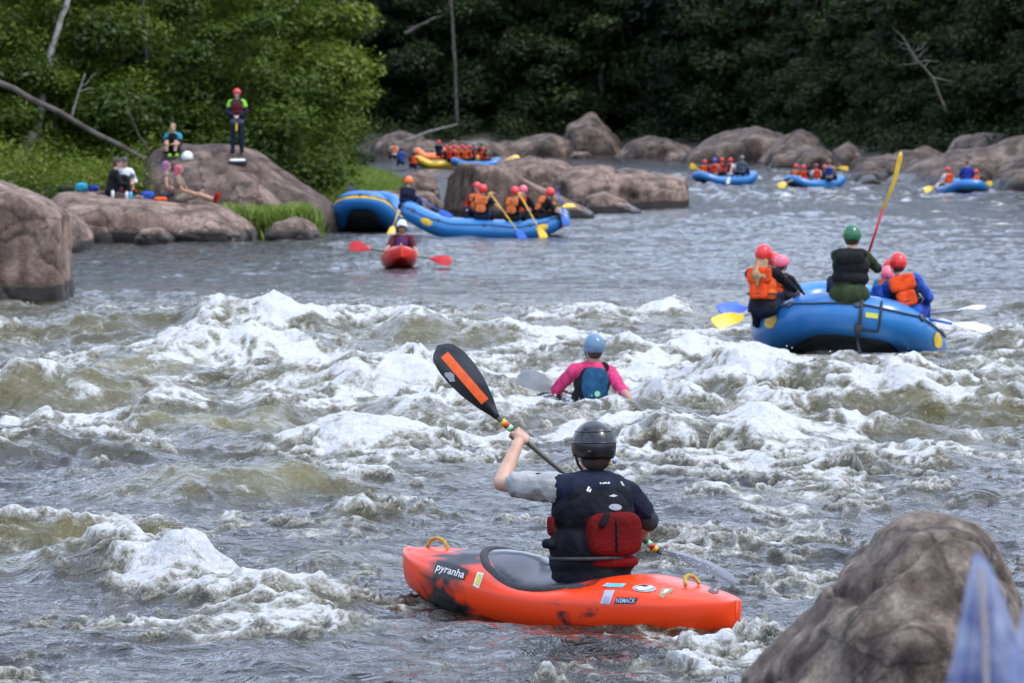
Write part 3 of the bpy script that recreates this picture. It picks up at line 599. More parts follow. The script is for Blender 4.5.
# ------------------------------------------------------------------ vegetation
def gz(x, y): return float(ground_z(x, y)[0])
def build_trees():
    r = random.Random(5)
    # left bank: leafy trees behind the man on the rock
    G = 'leafy trees on the left bank'
    protos = [make_tree('leafy_tree', 101, 8.5, .10, 3.0, 15, 32000, .085, 'leaf_near', first=.24),
              make_tree('leafy_tree', 102, 7.0, .08, 2.8, 13, 28000, .09, 'leaf_near', first=.04),
              make_tree('leafy_tree', 103, 10., .13, 3.3, 16, 34000, .08, 'leaf_near', first=.06),
              make_tree('leafy_tree', 104, 5.0, .06, 2.3, 12, 22000, .08, 'leaf_near', first=.02)]
    spots = [(-7.6, 113.5, 3), (-10.2, 112.5, 1), (-12.8, 111.5, 3), (-15.2, 110.5, 1), (-6.6, 120, 0), (-9.4, 118, 2), (-12.3, 117, 0), (-15.0, 116.5, 2),
             (-7.8, 127, 1), (-10.9, 125, 2), (-14.2, 124, 0), (-17.5, 121, 1), (-18, 113, 2), (-9.3, 134, 0), (-12.8, 133, 2), (-16.5, 131, 1), (-20, 128, 0)]
    desc = ['low bushy sapling right behind the man in the red helmet', 'leafy tree behind the seated boy in the turquoise top', 'low bushy sapling between the boy and the leaning log',
            'leafy tree rising behind the leaning log', 'bright tree whose branches reach out over the grass to the right', 'tall leafy tree above and behind the man in the red helmet',
            'leafy tree in the second row, above the seated boy', 'tall tree beyond the lower end of the leaning log', 'low tree at the back, right of the tall one above the standing man',
            'tall tree in the third row behind the standing man', 'back-row leafy tree between the birch and the boy', 'leafy tree in the third row behind the birch trunk',
            'tall tree at the far left edge beyond the dark overhanging rock', 'deepest leafy tree filling the gap at the right of the bank',
            'deepest tall tree in the middle of the left bank wood', 'deepest tree behind the birch', 'deepest tree at the left edge of the picture']
    first = {}
    for i, (x, y, k) in enumerate(spots):
        o = protos[k] if k not in first else copy_tree(protos[k])
        first[k] = 1; s = r.uniform(.9, 1.12)
        o.location = (x, y, gz(x, y)-.15); o.rotation_euler = (0, 0, r.uniform(0, 6.28)); o.scale = (s, s, s)
        tag(o, desc[i], 'tree', G)
    # far shore forest
    GF = 'dark trees of the far forest'
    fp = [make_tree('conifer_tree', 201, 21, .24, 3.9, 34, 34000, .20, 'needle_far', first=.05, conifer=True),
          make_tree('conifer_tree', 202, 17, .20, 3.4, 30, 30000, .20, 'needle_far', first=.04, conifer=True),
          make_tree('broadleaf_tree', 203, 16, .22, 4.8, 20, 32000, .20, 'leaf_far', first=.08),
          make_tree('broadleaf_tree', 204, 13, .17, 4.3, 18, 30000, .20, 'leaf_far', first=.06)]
    first = {}; n = 0
    LF = [(-21, 188), (-22, 165), (-15, 205), (-20, 225), (-14.5, 232), (-25, 245), (-18, 262), (-22, 280), (-28, 210), (-12.5, 188), (-11, 168), (-15, 150), (-21, 146), (-13.2, 218), (-10.5, 178)]
    rows = []
    path = [(-20, 306), (-4, 309), (10, 308), (19.5, 284), (25, 242), (29, 206), (33, 188), (37, 172), (40, 150)]
    def along(off, step, jit):
        L = []
        for a, b in zip(path, path[1:]):
            a = Vector(a); b = Vector(b); dv = b-a; nrm = Vector((dv.y, -dv.x)).normalized()*-1
            m = max(1, int(dv.length/step))
            for j in range(m): L.append(a+dv*((j+r.uniform(.2, .8))/m)+nrm*(off+r.uniform(-jit, jit)))
        return L
    for off, st, jit in ((1.8, 4.2, .8), (5.5, 4.6, 1.2), (10, 5.0, 1.5), (16, 5.4, 2), (24, 6.5, 2)):
        rows.append(along(off, st, jit))
    allp = [(p.x, p.y, 0) for p in map(Vector, [(a, b, 0) for a, b in LF])]
    lab = []
    marks = ['behind the pointed rock', 'over the whaleback rock', 'above the second far raft', 'above the slanting slab', 'at the top right corner', 'above the crowd of rafters', 'right of the leafy left bank', 'over the humped boulder', 'behind the bleached dead branches']
    items = [(a, b, 'left') for a, b in LF]+[(p.x, p.y, 'row%d' % q) for q, L in enumerate(rows) for p in L]
    ordn = ['first', 'second', 'third', 'fourth', 'fifth', 'sixth', 'seventh', 'eighth', 'ninth', 'tenth', 'eleventh', 'twelfth', 'thirteenth', 'fourteenth', 'fifteenth', 'sixteenth', 'seventeenth', 'eighteenth', 'nineteenth', 'twentieth']
    depthw = {'row0': 'front row at the far shoreline', 'row1': 'second row of the far forest', 'row2': 'third row of the far forest', 'row3': 'fourth row of the far forest', 'row4': 'rearmost row of the far forest', 'row5': 'topmost row up the far hillside', 'left': 'dark wood on the left bank upstream'}
    items += [(x_, y_, 'row4') for x_, y_ in ((-13, 331), (-9, 329), (-5, 331), (-1, 330), (3, 332), (-16, 329), (8, 330))]
    items.sort(key=lambda t: (t[2], t[0]/t[1]))
    cnt = {}
    for x, y, q in items:
        k = r.choice((0, 1, 2, 3, 2, 3, 2, 3)); o = fp[k] if k not in first else copy_tree(fp[k]); first[k] = 1
        s = r.uniform(.62, .85)*(1.45 if y > 292 and q != 'left' else 1 if q in ('row0', 'left') else 1.15 if q == 'row1' else 1.3); o.location = (x, y, gz(x, y)-.3); o.rotation_euler = (0, 0, r.uniform(0, 6.28)); o.scale = (s, s, s*r.uniform(.9, 1.1))
        c = cnt.get(q, 0); cnt[q] = c+1
        kd = 'conifer' if k < 2 else 'broadleaf tree'
        nn = c+1; num = ordn[c] if nn <= 20 else (['', '', '', 'thirtieth', 'fortieth', 'fiftieth', 'sixtieth', 'seventieth'][nn//10] if nn % 10 == 0 else ['', '', 'twenty-', 'thirty-', 'forty-', 'fifty-', 'sixty-', 'seventy-'][nn//10]+ordn[nn % 10-1])
        tag(o, 'dark %s, %s from the left in the %s' % (kd, num, depthw[q]), 'tree', GF)
def grass_patch(name, label, pts, h, seed, spread=.35, per=26):
    """blades of grass growing in tufts at pts"""
    r = np.random.default_rng(seed); pts = np.asarray(pts, float); n = len(pts)*per
    k = np.repeat(np.arange(len(pts)), per); c = pts[k]+np.stack([r.normal(0, spread, n), r.normal(0, spread, n), np.zeros(n)], 1)
    c[:, 2] = np.maximum(c[:, 2], ground_z(c[:, 0], c[:, 1]))-.03
    hh = h*(.5+.8*r.random(n)); az = r.random(n)*6.28; bend = hh*(.15+.5*r.random(n)); wd = .012+.012*r.random(n)
    dx, dy = np.cos(az), np.sin(az); px, py = -dy, dx
    V = []
    for t, ww in ((0, 1), (.55, .8), (1, .12)):
        cx = c[:, 0]+dx*bend*t*t; cy = c[:, 1]+dy*bend*t*t; cz = c[:, 2]+hh*t*(1-.25*t)
        V += [np.stack([cx-px*wd*ww, cy-py*wd*ww, cz], 1), np.stack([cx+px*wd*ww, cy+py*wd*ww, cz], 1)]
    V = np.stack(V, 1).reshape(-1, 3); b = 6*np.arange(n)[:, None]
    Q = np.concatenate([b+np.array([0, 1, 3, 2]), b+np.array([2, 3, 5, 4])], 0)
    me = mesh_np(name, V, Q, smooth=False); a = me.attributes.new('tone', 'FLOAT', 'POINT'); a.data.foreach_set('value', np.repeat(r.random(n), 6).astype(np.float32))
    tag(link(name, me, M['grass'], smooth=False), label, 'grass', kind='stuff')
def build_ground_cover():
    r = np.random.default_rng(77); pts = []
    while len(pts) < 2600:
        y = r.uniform(105, 182); x = r.uniform(-12, -3); s = float(sdist(np.array([x]), np.array([y]))[0])
        if .3 < s < 7: pts.append((x, y, 0))
    grass_patch('long_grass', 'long bright green grass along the left bank behind the rafts', pts, .75, 1, per=34)
    pts = [((px-512)/F*d, d, CAMH-(py-HORY)/F*d) for px, py, d in [(r.uniform(196, 312), r.uniform(200, 224), r.uniform(98.0, 101.0)) for _ in range(210)]]
    pts = [(x, y, z-.35) for x, y, z in pts]
    grass_patch('bank_grass', 'tuft of long grass growing between the bank boulders', pts, .4, 2, .15, 40)
    pts = [(-10.4+r.uniform(-.5, .5), 95.2+r.uniform(-.3, .3), .1) for _ in range(26)]
    grass_patch('ledge_grass', 'small grass tuft at the water left of the flat ledge', pts, .4, 3, .12, 30)
    # low leafy undergrowth under the trees, one mass of leaves
    C, R = [], []
    for _ in range(240):
        x = r.uniform(-22, -7.4); y = r.uniform(110, 128) if x > -9.5 else r.uniform(101.5, 124); s = float(sdist(np.array([x]), np.array([y]))[0])
        if s < 2.2: continue
        a = r.uniform(.45, 1.0); C.append((x, y, gz(x, y)+a*.5)); R.append((a*1.2, a*1.2, a*.8))
    me = leaf_mesh('undergrowth', [leaf_cloud(C, R, 130000, .06, 9, .5, .2)])
    tag(link('undergrowth', me, M['leaf_near'], smooth=False), 'low leafy undergrowth below the trees of the left bank', 'undergrowth', kind='stuff')
    C, R = [], []
    for _ in range(1500):
        y = r.uniform(165, 308); x = r.uniform(-20, 36); s = float(sdist(np.array([x]), np.array([y]))[0])
        if 2.0 < s < 9: a = r.uniform(.4, 1.3); C.append((x, y, gz(x, y)+a*.6)); R.append((a*1.3, a*1.3, a))
    me = leaf_mesh('shore_bushes', [leaf_cloud(C, R, 110000, .13, 10, .5, .2)])
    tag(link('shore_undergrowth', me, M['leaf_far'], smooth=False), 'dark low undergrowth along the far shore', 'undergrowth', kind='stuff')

def log_thing(name, label, pts, rad, m, cat='log', twigs=0, seed=0, group=None):
    r = random.Random(seed); P = [Vector(p) for p in pts]; o0 = P[0].copy(); P = [p-o0 for p in P]
    Q = []
    for a, b in zip(P, P[1:]):
        for k in range(4): Q.append(a.lerp(b, k/4)+Vector([r.uniform(-1, 1)*rad[0]*.3 for _ in range(3)])*(1 if k else 0))
    Q.append(P[-1]); n = len(Q)
    R = [np.interp(k/(n-1), np.linspace(0, 1, len(rad)), rad) for k in range(n)]
    bm = bmesh.new(); tube(bm, Q, R, 9)
    o = link(name, bm_mesh(bm, name), M[m]); o.location = o0; tag(o, label, cat, group)
    for i in range(twigs):
        k = r.randrange(n//3, n-1); d = Vector((r.uniform(-1, 1), r.uniform(-.6, .6), r.uniform(-.2, 1))).normalized(); L = r.uniform(.5, 1.6)*rad[0]*14
        b = bmesh.new(); q = [Q[k]]
        for s in range(4): q.append(q[-1]+(d+Vector([r.uniform(-.45, .45) for _ in range(3)])).normalized()*L/4)
        tube(b, q, [R[k]*.55, R[k]*.45, R[k]*.35, R[k]*.22, R[k]*.1], 5); link('branch', bm_mesh(b, 'branch'), M[m], o)
    return o
def build_logs():
    log_thing('leaning_log', 'long bare grey log leaning down from the left edge to the rocks', [W(-40, 64, 108), W(0, 83, 107.5), W(60, 112, 107), (W(110, 140, 106.6)), W(162, 168, 106)], [.11, .09, .075, .065, .05], 'bark', twigs=1, seed=1)
    log_thing('birch_trunk', 'pale mottled birch trunk rising through the leaves at the upper left', [(W(36, 150, 110.5)), W(44, 90, 110.5), W(56, 40, 110.6), W(70, -5, 110.8), W(86, -80, 111)], [.11, .10, .09, .08, .06], 'birch', 'tree', seed=2)
    log_thing('dead_sapling', 'thin pale dead stem standing under the leafy trees left of the boy', [W(72, 118, 108.5), W(78, 98, 108.4), W(86, 74, 108.3)], [.035, .028, .012], 'deadwood', 'dead tree', twigs=2, seed=3)
    log_thing('dead_stump', 'dark slanting trunk at the left edge under the log', [W(8, 190, 109), W(22, 160, 109), (W(34, 132, 109))], [.22, .17, .12], 'bark', 'stump', seed=9)
    log_thing('dead_branches', 'bleached dead tree top sticking out of the dark far forest', [W(945, 112, 186), W(932, 78, 184), W(915, 58, 182), W(902, 38, 181)], [.06, .045, .03, .012], 'deadwood', 'dead tree', twigs=12, seed=5)
    log_thing('fallen_trunk', 'thin grey trunk leaning over the rocks behind the crowd of rafters', [W(404, 142, 268), W(428, 132, 268), W(458, 124, 268)], [.10, .08, .04], 'deadwood', 'log', seed=6)
    log_thing('bare_trunk', 'tall grey bare trunk standing in the dark wood above the crowd', [W(458, 130, 276), W(455, 60, 276), W(450, -20, 276)], [.11, .10, .09], 'bark', 'dead tree', twigs=1, seed=7)
    log_thing('dead_limb', 'grey dead limb slanting in the dark wood at the top centre left', [W(405, 34, 200), W(420, 26, 200), W(436, 18, 200)], [.10, .08, .03], 'bark', 'dead branch', twigs=2, seed=8)
# ------------------------------------------------------------------ soft bodies
def sphere_into(bm, c, r, rot=None, seg=3):
    v = bmesh.ops.create_icosphere(bm, subdivisions=seg, radius=1)['verts']
    r = Vector(r) if hasattr(r, '__len__') else Vector((r, r, r))
    mt = Matrix.Translation(Vector(c)) @ (rot.to_matrix().to_4x4() if rot is not None else Matrix()) @ Matrix.Diagonal((*r, 1))
    bmesh.ops.transform(bm, verts=v, matrix=mt)
def cap_into(bm, a, b, ra, rb, seg=2):
    a, b = Vector(a), Vector(b)
    if (b-a).length > 1e-4: tube(bm, [a, a.lerp(b, .33), a.lerp(b, .66), b], [ra, ra+(rb-ra)*.33, ra+(rb-ra)*.66, rb], 14)
    sphere_into(bm, a, ra, seg=seg); sphere_into(bm, b, rb, seg=seg)
def rbox_into(bm, c, size, rot=None, p=4.0, seg=4):
    """rounded cushion: a superellipsoid"""
    v = bmesh.ops.create_icosphere(bm, subdivisions=seg, radius=1)['verts']
    for q in v:
        n = sum(abs(x)**p for x in q.co)**(1/p); q.co /= n
    mt = Matrix.Translation(Vector(c)) @ (rot.to_matrix().to_4x4() if rot is not None else Matrix()) @ Matrix.Diagonal((size[0]/2, size[1]/2, size[2]/2, 1))
    bmesh.ops.transform(bm, verts=v, matrix=mt)
def prims(L, voxel, smooth=4, name='mesh', wr=0.0, ws=9.0):
    bm = bmesh.new()
    for q in L:
        if q[0] == 'c': cap_into(bm, *q[1:])
        elif q[0] == 's': sphere_into(bm, *q[1:])
        elif q[0] == 'b': rbox_into(bm, *q[1:])
    me = remeshed(bm, voxel, smooth, name)
    if wr:
        V = mesh_co(me); N = mesh_no(me); q = V*np.array([1, 1, .8])*ws
        d = (1-np.abs(perlin3(q+.6*perlin3(q*.6, 3)[:, None], 5))*2.6)+.5*perlin3(q*2.2, 6)
        V += N*(d*wr)[:, None]; me.vertices.foreach_set('co', V.astype(np.float32).ravel()); me.update()
    return me
def ik(a, b, l1, l2, pole):
    a, b = Vector(a), Vector(b); d = b-a; D = min(d.length, (l1+l2)*.995); d = d.normalized()
    x = (l1*l1-l2*l2+D*D)/(2*D); h = math.sqrt(max(l1*l1-x*x, 0)); p = Vector(pole); p = (p-d*p.dot(d)).normalized()
    return a+d*x+p*h, a+d*D
def grip(c, axis, back, side=1, s=1.0):
    """fist closed round a shaft at c running along axis; 'back' points from shaft to the knuckle/palm side. Returns primitives and wrist."""
    c, ax = Vector(c), Vector(axis).normalized(); n = Vector(back); n = (n-ax*n.dot(ax)).normalized(); m = ax.cross(n)*side
    L = [('b', c+n*.036*s, (.05*s, .085*s, .095*s), Matrix((m, ax, n)).transposed().to_quaternion(), 3.2, 3)]
    R = .027*s
    for i, ln in enumerate((.92, 1.0, .95, .78)):
        o = c+ax*(i-1.5)*.021*s
        P = [o+(n*math.cos(t)+m*math.sin(t))*R*(1.15 if k == 0 else 1)+n*.01*s*(k == 0) for k, t in enumerate([.55, 1.5, 2.5, 2.5+.9*ln])]
        for k in range(3): L.append(('c', P[k], P[k+1], (.0098-.0008*k)*s, (.0092-.0008*k)*s))
    t0 = c-ax*.045*s+n*.03*s-m*.012*s; t1 = c-ax*.038*s-m*.031*s; t2 = c-ax*.014*s-m*.03*s-n*.02*s
    L += [('c', t0, t1, .013*s, .0115*s), ('c', t1, t2, .011*s, .0095*s)]
    return L, c+n*.062*s-m*.012*s
def open_hand(wr, fwd, up, side=1, s=1.0, curl=.5):
    wr, f = Vector(wr), Vector(fwd).normalized(); u = Vector(up); u = (u-f*u.dot(f)).normalized(); r = f.cross(u)*side
    L = [('b', wr+f*.05*s, (.082*s, .1*s, .034*s), Matrix((r, f, u)).transposed().to_quaternion(), 3.0, 3)]
    for i, ln in enumerate((.07, .08, .075, .058)):
        p = wr+f*.09*s+r*(1.5-i)*.021*s; d = (f+r*(1.5-i)*.09).normalized()
        for k in range(3):
            q = p+d*ln*s*(.45, .3, .25)[k]; L.append(('c', p, q, (.0095-.001*k)*s, (.0088-.001*k)*s)); p = q; d = (d-u*curl*.75).normalized()
    t0 = wr+f*.025*s+r*.032*s; t1 = t0+(f*.6+r*.75-u*.2).normalized()*.042*s; t2 = t1+(f*.9+r*.15-u*.3).normalized()*.032*s
    return L+[('c', t0, t1, .0135*s, .0115*s), ('c', t1, t2, .0112*s, .009*s)]
def dome(c, R, rot, cut, th=.008, nu=36, nv=14, name='helmet', flare=0.0):
    """helmet shell: cut(az) gives the angle from the crown at which the edge runs; az 0 = front"""
    bm = bmesh.new(); rings = []
    for lay in (0, 1):
        for j in (range(nv+1) if lay == 0 else range(nv, -1, -1)):
            if j == 0: continue
            ring = []
            for i in range(nu):
                az = 2*math.pi*i/nu; t = cut(az)*j/nv; k = 1-(th/R[0])*lay
                fl = 1+flare*max(0, (j/nv-.86)/.14)
                ring.append(bm.verts.new((R[0]*k*math.sin(t)*math.sin(az)*fl, R[1]*k*math.sin(t)*math.cos(az)*fl, R[2]*k*math.cos(t))))
            rings.append(ring)
    top0 = bm.verts.new((0, 0, R[2])); top1 = bm.verts.new((0, 0, R[2]-th))
    for a, b in zip(rings, rings[1:]):
        for i in range(nu): bm.faces.new((a[i], a[(i+1) % nu], b[(i+1) % nu], b[i]))
    for i in range(nu):
        bm.faces.new((top0, rings[0][(i+1) % nu], rings[0][i])); bm.faces.new((top1, rings[-1][i], rings[-1][(i+1) % nu]))
    bmesh.ops.transform(bm, verts=bm.verts, matrix=Matrix.Translation(Vector(c)) @ rot.to_matrix().to_4x4())
    return bm_mesh(bm, name)
def river_cut(az):      # lower at the ears and nape, high over the brow
    return math.radians(82+34*(1-math.cos(az))/2+12*abs(math.sin(az)))

# cloth, skin and plastic colours
for nm, c in dict(skin=(.50, .29, .20), tan=(.38, .19, .115)).items(): M[nm] = mat(nm, c, .55, tuple(x*.8 for x in c), 9, .15, 60, sheen=.1)
for nm, c in dict(navy=(.010, .014, .035), black=(.010, .010, .012), grey=(.16, .17, .17), dgrey=(.05, .055, .06), olive=(.030, .048, .018), pink=(.62, .045, .16), white=(.72, .72, .72), teal=(.03, .30, .42), royal=(.02, .045, .30),
                  blue=(.03, .09, .42), maroon=(.10, .015, .02), redcloth=(.35, .012, .012), lime=(.28, .72, .05), khaki=(.33, .27, .2), steel=(.018, .09, .19), orange_vest=(.92, .135, .02), red_vest=(.75, .045, .02), slate=(.10, .13, .17), plum=(.10, .03, .12), patt=(.24, .18, .14)).items():
    M[nm] = mat(nm+'_cloth', c, .85, tuple(x*.62 for x in c), 12, .45, 45, sheen=0, spec=.2)
for nm, c in dict(h_red=(.72, .022, .02), h_pink=(.80, .13, .2), h_orange=(.95, .16, .015), h_black=(.007, .007, .009), h_blue=(.10, .19, .30), h_green=(.015, .13, .05), h_white=(.75, .75, .75), h_royal=(.03, .07, .45), h_grey=(.15, .16, .16), h_brown=(.18, .10, .05), h_turq=(.03, .3, .25), h_maroon=(.20, .03, .05)).items():
    M[nm] = mat(nm+'_shell', c, .32, tuple(x*.8 for x in c), 20, .03, 60, coat=.2)
M['orange_vest_faded'] = mat('faded_orange_cloth', (.80, .20, .05), .85, (.55, .13, .035), 9, .45, 45, spec=.2); M['orange_vest_red'] = mat('deep_orange_cloth', (.85, .085, .015), .85, (.55, .05, .01), 9, .45, 45, spec=.2)
M['blond'] = mat('blond_hair', (.38, .24, .11), .6, (.22, .13, .06), 40, .6, 120); M['brown'] = mat('brown_hair', (.05, .03, .018), .6, (.03, .018, .01), 40, .6, 120)
M['purple'] = mat('dyed_hair', (.30, .13, .25), .7, (.20, .08, .2), 30, .5, 80); M['rose'] = mat('rose_wrap', (.5, .10, .16), .7, (.35, .06, .1), 30, .5, 80)
M['dark'] = mat('dark_lens', (.01, .01, .01), .15); M['strap'] = mat('webbing', (.02, .02, .022), .7, (.035, .035, .04), 60, .3, 200)

def joints(lean=(0, .05), twist=0, look=0, nod=0, arms=None, legs='sit', pole=None, s=1.0, z0=.1, stand=False, lh=.29, lf=.265):
    """seated (origin under the pelvis) or standing (origin between the feet) skeleton, facing +Y"""
    J = {}; base = .93 if stand else z0
    pv = Vector((0, 0, base)); up = Vector((lean[0], lean[1], 1)).normalized()
    fw = Vector((0, 1, 0)); rt = fw.cross(up).normalized(); fw = up.cross(rt)
    Rz = Matrix.Rotation(-twist, 3, up); rt2 = Rz @ rt; fw2 = Rz @ fw
    J['pelvis'] = pv; J['waist'] = pv+up*.17; J['chest'] = pv+up*.35; J['neck'] = pv+up*.50; J['up'] = up; J['rt'] = rt2; J['fw'] = fw2
    J['head'] = J['neck']+up*.10+Vector((0, 0, .075))+fw2*.02
    Rh = Matrix.Rotation(-look, 3, 'Z') @ Matrix.Rotation(-nod, 3, 'X'); J['hrot'] = Rh.to_quaternion()
    J['shR'] = J['neck']-up*.055+rt2*.175; J['shL'] = J['neck']-up*.055-rt2*.175
    for k, sd in (('R', 1), ('L', -1)):
        hand = Vector(arms[k]) if arms and k in arms else Vector((sd*.16, .38, base+.16))
        pl = Vector(pole[k]) if pole and k in pole else Vector((sd*.7, -.25, -.8))
        J['el'+k], J['ha'+k] = ik(J['sh'+k], hand, lh, lf, pl)
        J['hip'+k] = pv+rt*sd*.09
        if stand: J['kn'+k] = Vector((sd*.11, .03, .49)); J['ft'+k] = Vector((sd*.12, -.02, .06))
        elif legs == 'sit': J['kn'+k] = Vector((sd*.15, .43, z0+.14)); J['ft'+k] = Vector((sd*.15, .52, z0-.22))
        elif legs == 'kayak': J['kn'+k] = Vector((sd*.17, .43, z0+.06)); J['ft'+k] = Vector((sd*.10, .80, z0-.03))
        elif legs == 'straight': J['kn'+k] = Vector((sd*.09, .45, z0+.10)); J['ft'+k] = Vector((sd*.10, .86, z0-.04))
        elif legs == 'bent': J['kn'+k] = Vector((sd*.14, .33, z0+.33)); J['ft'+k] = Vector((sd*.12, .42, z0-.04))
    J['stand'] = stand; J['legs'] = legs
    return J
def person(label, group, loc, yaw, J, fit, voxel=.016, grips=None, s=1.0, face=True, name='person', hands=True, girth=1.0, extra_body=()):
    """body mesh with clothing as children. fit: dict(shirt, sleeve, vest, vest_style, trousers, helmet, hair, skin)"""
    g = girth; up, rt, fw = J['up'], J['rt'], J['fw']; tr = Matrix((rt, fw, up)).transposed().to_quaternion(); hr = J['hrot']; H = J['head']
    def hv(x, y, z): return H+hr @ Vector((x, y, z))
    T = [('s', J['pelvis']+up*.02, (.165*g, .125*g, .12), tr), ('s', J['waist'], (.145*g, .11*g, .15), tr), ('s', J['chest']-up*.01, (.165*g, .118*g, .17), tr), ('s', J['chest']+up*.08, (.165*g, .10*g, .10), tr)]
    shl = [('c', J['shL'], J['neck']-up*.02, .058, .06), ('c', J['shR'], J['neck']-up*.02, .058, .06)]
    arms = {}
    L = T+shl+[('c', J['neck']-up*.03, H-Vector((0, 0, .05)), .056, .052)]
    L += [('s', hv(0, -.008, .025), (.076, .094, .098), hr), ('s', hv(0, .02, -.045), (.058, .068, .068), hr), ('s', hv(0, .055, -.088), (.026, .022, .020), hr)]
    if face:
        L += [('c', hv(0, .088, .012), hv(0, .108, -.022), .009, .0135), ('s', hv(0, .084, -.055), (.022, .012, .009), hr), ('s', hv(.078, -.005, -.005), (.011, .02, .032), hr), ('s', hv(-.078, -.005, -.005), (.011, .02, .032), hr), ('c', hv(-.035, .082, .03), hv(.035, .082, .03), .011, .011)]
    for k, sd in (('R', 1), ('L', -1)):
        sh, el, ha = J['sh'+k], J['el'+k], J['ha'+k]; arms[k] = (sh, el, ha)
        if grips and k in grips:
            gl, wrist = grip(*grips[k][:3], side=grips[k][3] if len(grips[k]) > 3 else sd)
            el = J['el'+k]; ha = wrist; L += gl
        elif hands:
            L += open_hand(ha, (ha-el).normalized()+Vector((0, .25, -.2)), Vector((-sd*.25, .3, 1)), side=-sd)
        arms[k] = (sh, el, ha)
        mid = el.lerp(ha, .3)
        L += [('c', sh, el, .056, .040), ('c', el, mid, .040, .0405), ('c', mid, ha, .0405, .027)]
        L += [('c', J['hip'+k], J['kn'+k], .088, .058), ('c', J['kn'+k], J['kn'+k].lerp(J['ft'+k], .35), .056, .058), ('c', J['kn'+k].lerp(J['ft'+k], .35), J['ft'+k], .058, .038)]
        fd = Vector((sd*.25, 1, 0)) if (J['stand'] or J['legs'] in ('sit', 'bent')) else Vector((sd*.3, .35, .9)); fd.normalize()
        L += [('c', J['ft'+k], J['ft'+k]+fd*.15, .036, .028)]
    L += list(extra_body)
    root = link(name, prims(L, voxel, 3 if voxel < .012 else 2, 'body'), M[fit.get('skin', 'skin')]); root.location = loc; root.rotation_euler = (0, 0, yaw); root.scale = (s, s, s)
    tag(root, label, 'person', group)
    e = .012 if voxel < .02 else .02
    if fit.get('shirt'):
        sl = fit.get('sleeve', 1.0); S = [('s', q[1], tuple(a+e for a in q[2]), q[3]) for q in T]+[('c', q[1], q[2], q[3]+e, q[4]+e*.6) for q in shl]
        for k in 'LR':
            sh, el, ha = arms[k]; u = min(1, sl*2); S.append(('c', sh, sh.lerp(el, u), .056+e, .056-(.056-.040)*u+e+.004))
            if sl > .5: S.append(('c', el, el.lerp(ha, min(.97, (sl-.5)*2)), .042+e, .032+e))
        ob = link('shirt', prims(S, voxel, 3, 'shirt', wr=.0055 if voxel < .02 else 0), M[fit['shirt']], root)
        if fit.get('shoulders'):
            S = [('c', q[1], q[2].lerp(q[1], .25), q[3]+e*1.7, q[4]+e*.9) for q in shl]+[('c', arms[k][0], arms[k][0].lerp(arms[k][1], .45), .056+e*1.7, .052+e*1.6) for k in 'LR']
            link('shoulder_panel', prims(S, voxel, 2, 'shoulder'), M[fit['shoulders']], ob)
    if fit.get('trousers'):
        S = [('s', J['pelvis']+up*.0, (.165*g+e, .125*g+e, .11+e), tr)]; tl = fit.get('leg', 1.0)
        for k in 'LR':
            hp, kn, ft = J['hip'+k], J['kn'+k], J['ft'+k]; u = min(1, tl*2); S.append(('c', hp, hp.lerp(kn, u), .088+e, .088-.03*u+e))
            if tl > .5: S.append(('c', kn, kn.lerp(ft, min(.96, (tl-.5)*2)), .058+e, .045+e))
        link('trousers', prims(S, voxel, 3, 'trousers', wr=.005 if voxel < .02 else 0), M[fit['trousers']], root)
    if fit.get('shoes'):
        S = []
        for k, sd in (('R', 1), ('L', -1)):
            fd = Vector((sd*.25, 1, 0)) if (J['stand'] or J['legs'] in ('sit', 'bent')) else Vector((sd*.3, .35, .9)); fd.normalize()
            link('shoe', prims([('c', J['ft'+k]-fd*.03, J['ft'+k]+fd*.17, .048, .04)], voxel, 2, 'shoe'), M[fit['shoes']], root)
    if fit.get('vest') == 'orange_vest': fit = dict(fit, vest=('orange_vest', 'orange_vest_faded', 'orange_vest_red')[sum(map(ord, label)) % 3])
    if fit.get('vest'):
        v = .030; S = [('s', J['waist']+up*.02, (.155*g+v, .115*g+v, .12), tr), ('s', J['chest']-up*.02, (.155*g+v, .12*g+v, .17), tr), ('s', J['chest']+up*.07, (.14*g+v, .10*g+v, .10), tr), ('c', J['neck']-up*.02+rt*.10, J['chest']+rt*.10-fw*.02, .055, .06), ('c', J['neck']-up*.02-rt*.10, J['chest']-rt*.10-fw*.02, .055, .06)]
        vb = link('life_vest', prims(S, voxel, 3, 'vest'), M[fit.get('vest_side', fit['vest'])], root)
        if fit.get('vest_style') == 'cushion':
            for sg, nm in ((-1, 'back_panel'), (1, 'chest_panel')):
                off = (.118*g+v)*sg
                link(nm, prims([('b', J['chest']+up*.07+fw*off, (.32*g, .10, .20), tr, 5)], max(.008, voxel*.7), 2, nm), M[fit['vest']], vb)
                link(nm, prims([('b', J['waist']+up*.055+fw*(off*.98), (.24*g, .09, .20), tr, 5)], max(.008, voxel*.7), 2, nm), M[fit['vest']], vb)
            if voxel < .02:
                b = bmesh.new(); w_ = .165*g+v; d_ = .125*g+v
                P = [J['waist']+up*.02+rt*math.cos(t)*w_+fw*math.sin(t)*(d_+.03) for t in np.linspace(0, 2*math.pi, 25)]
                tube(b, P, .012, 6); link('waist_strap', bm_mesh(b, 'strap'), M['strap'], vb)
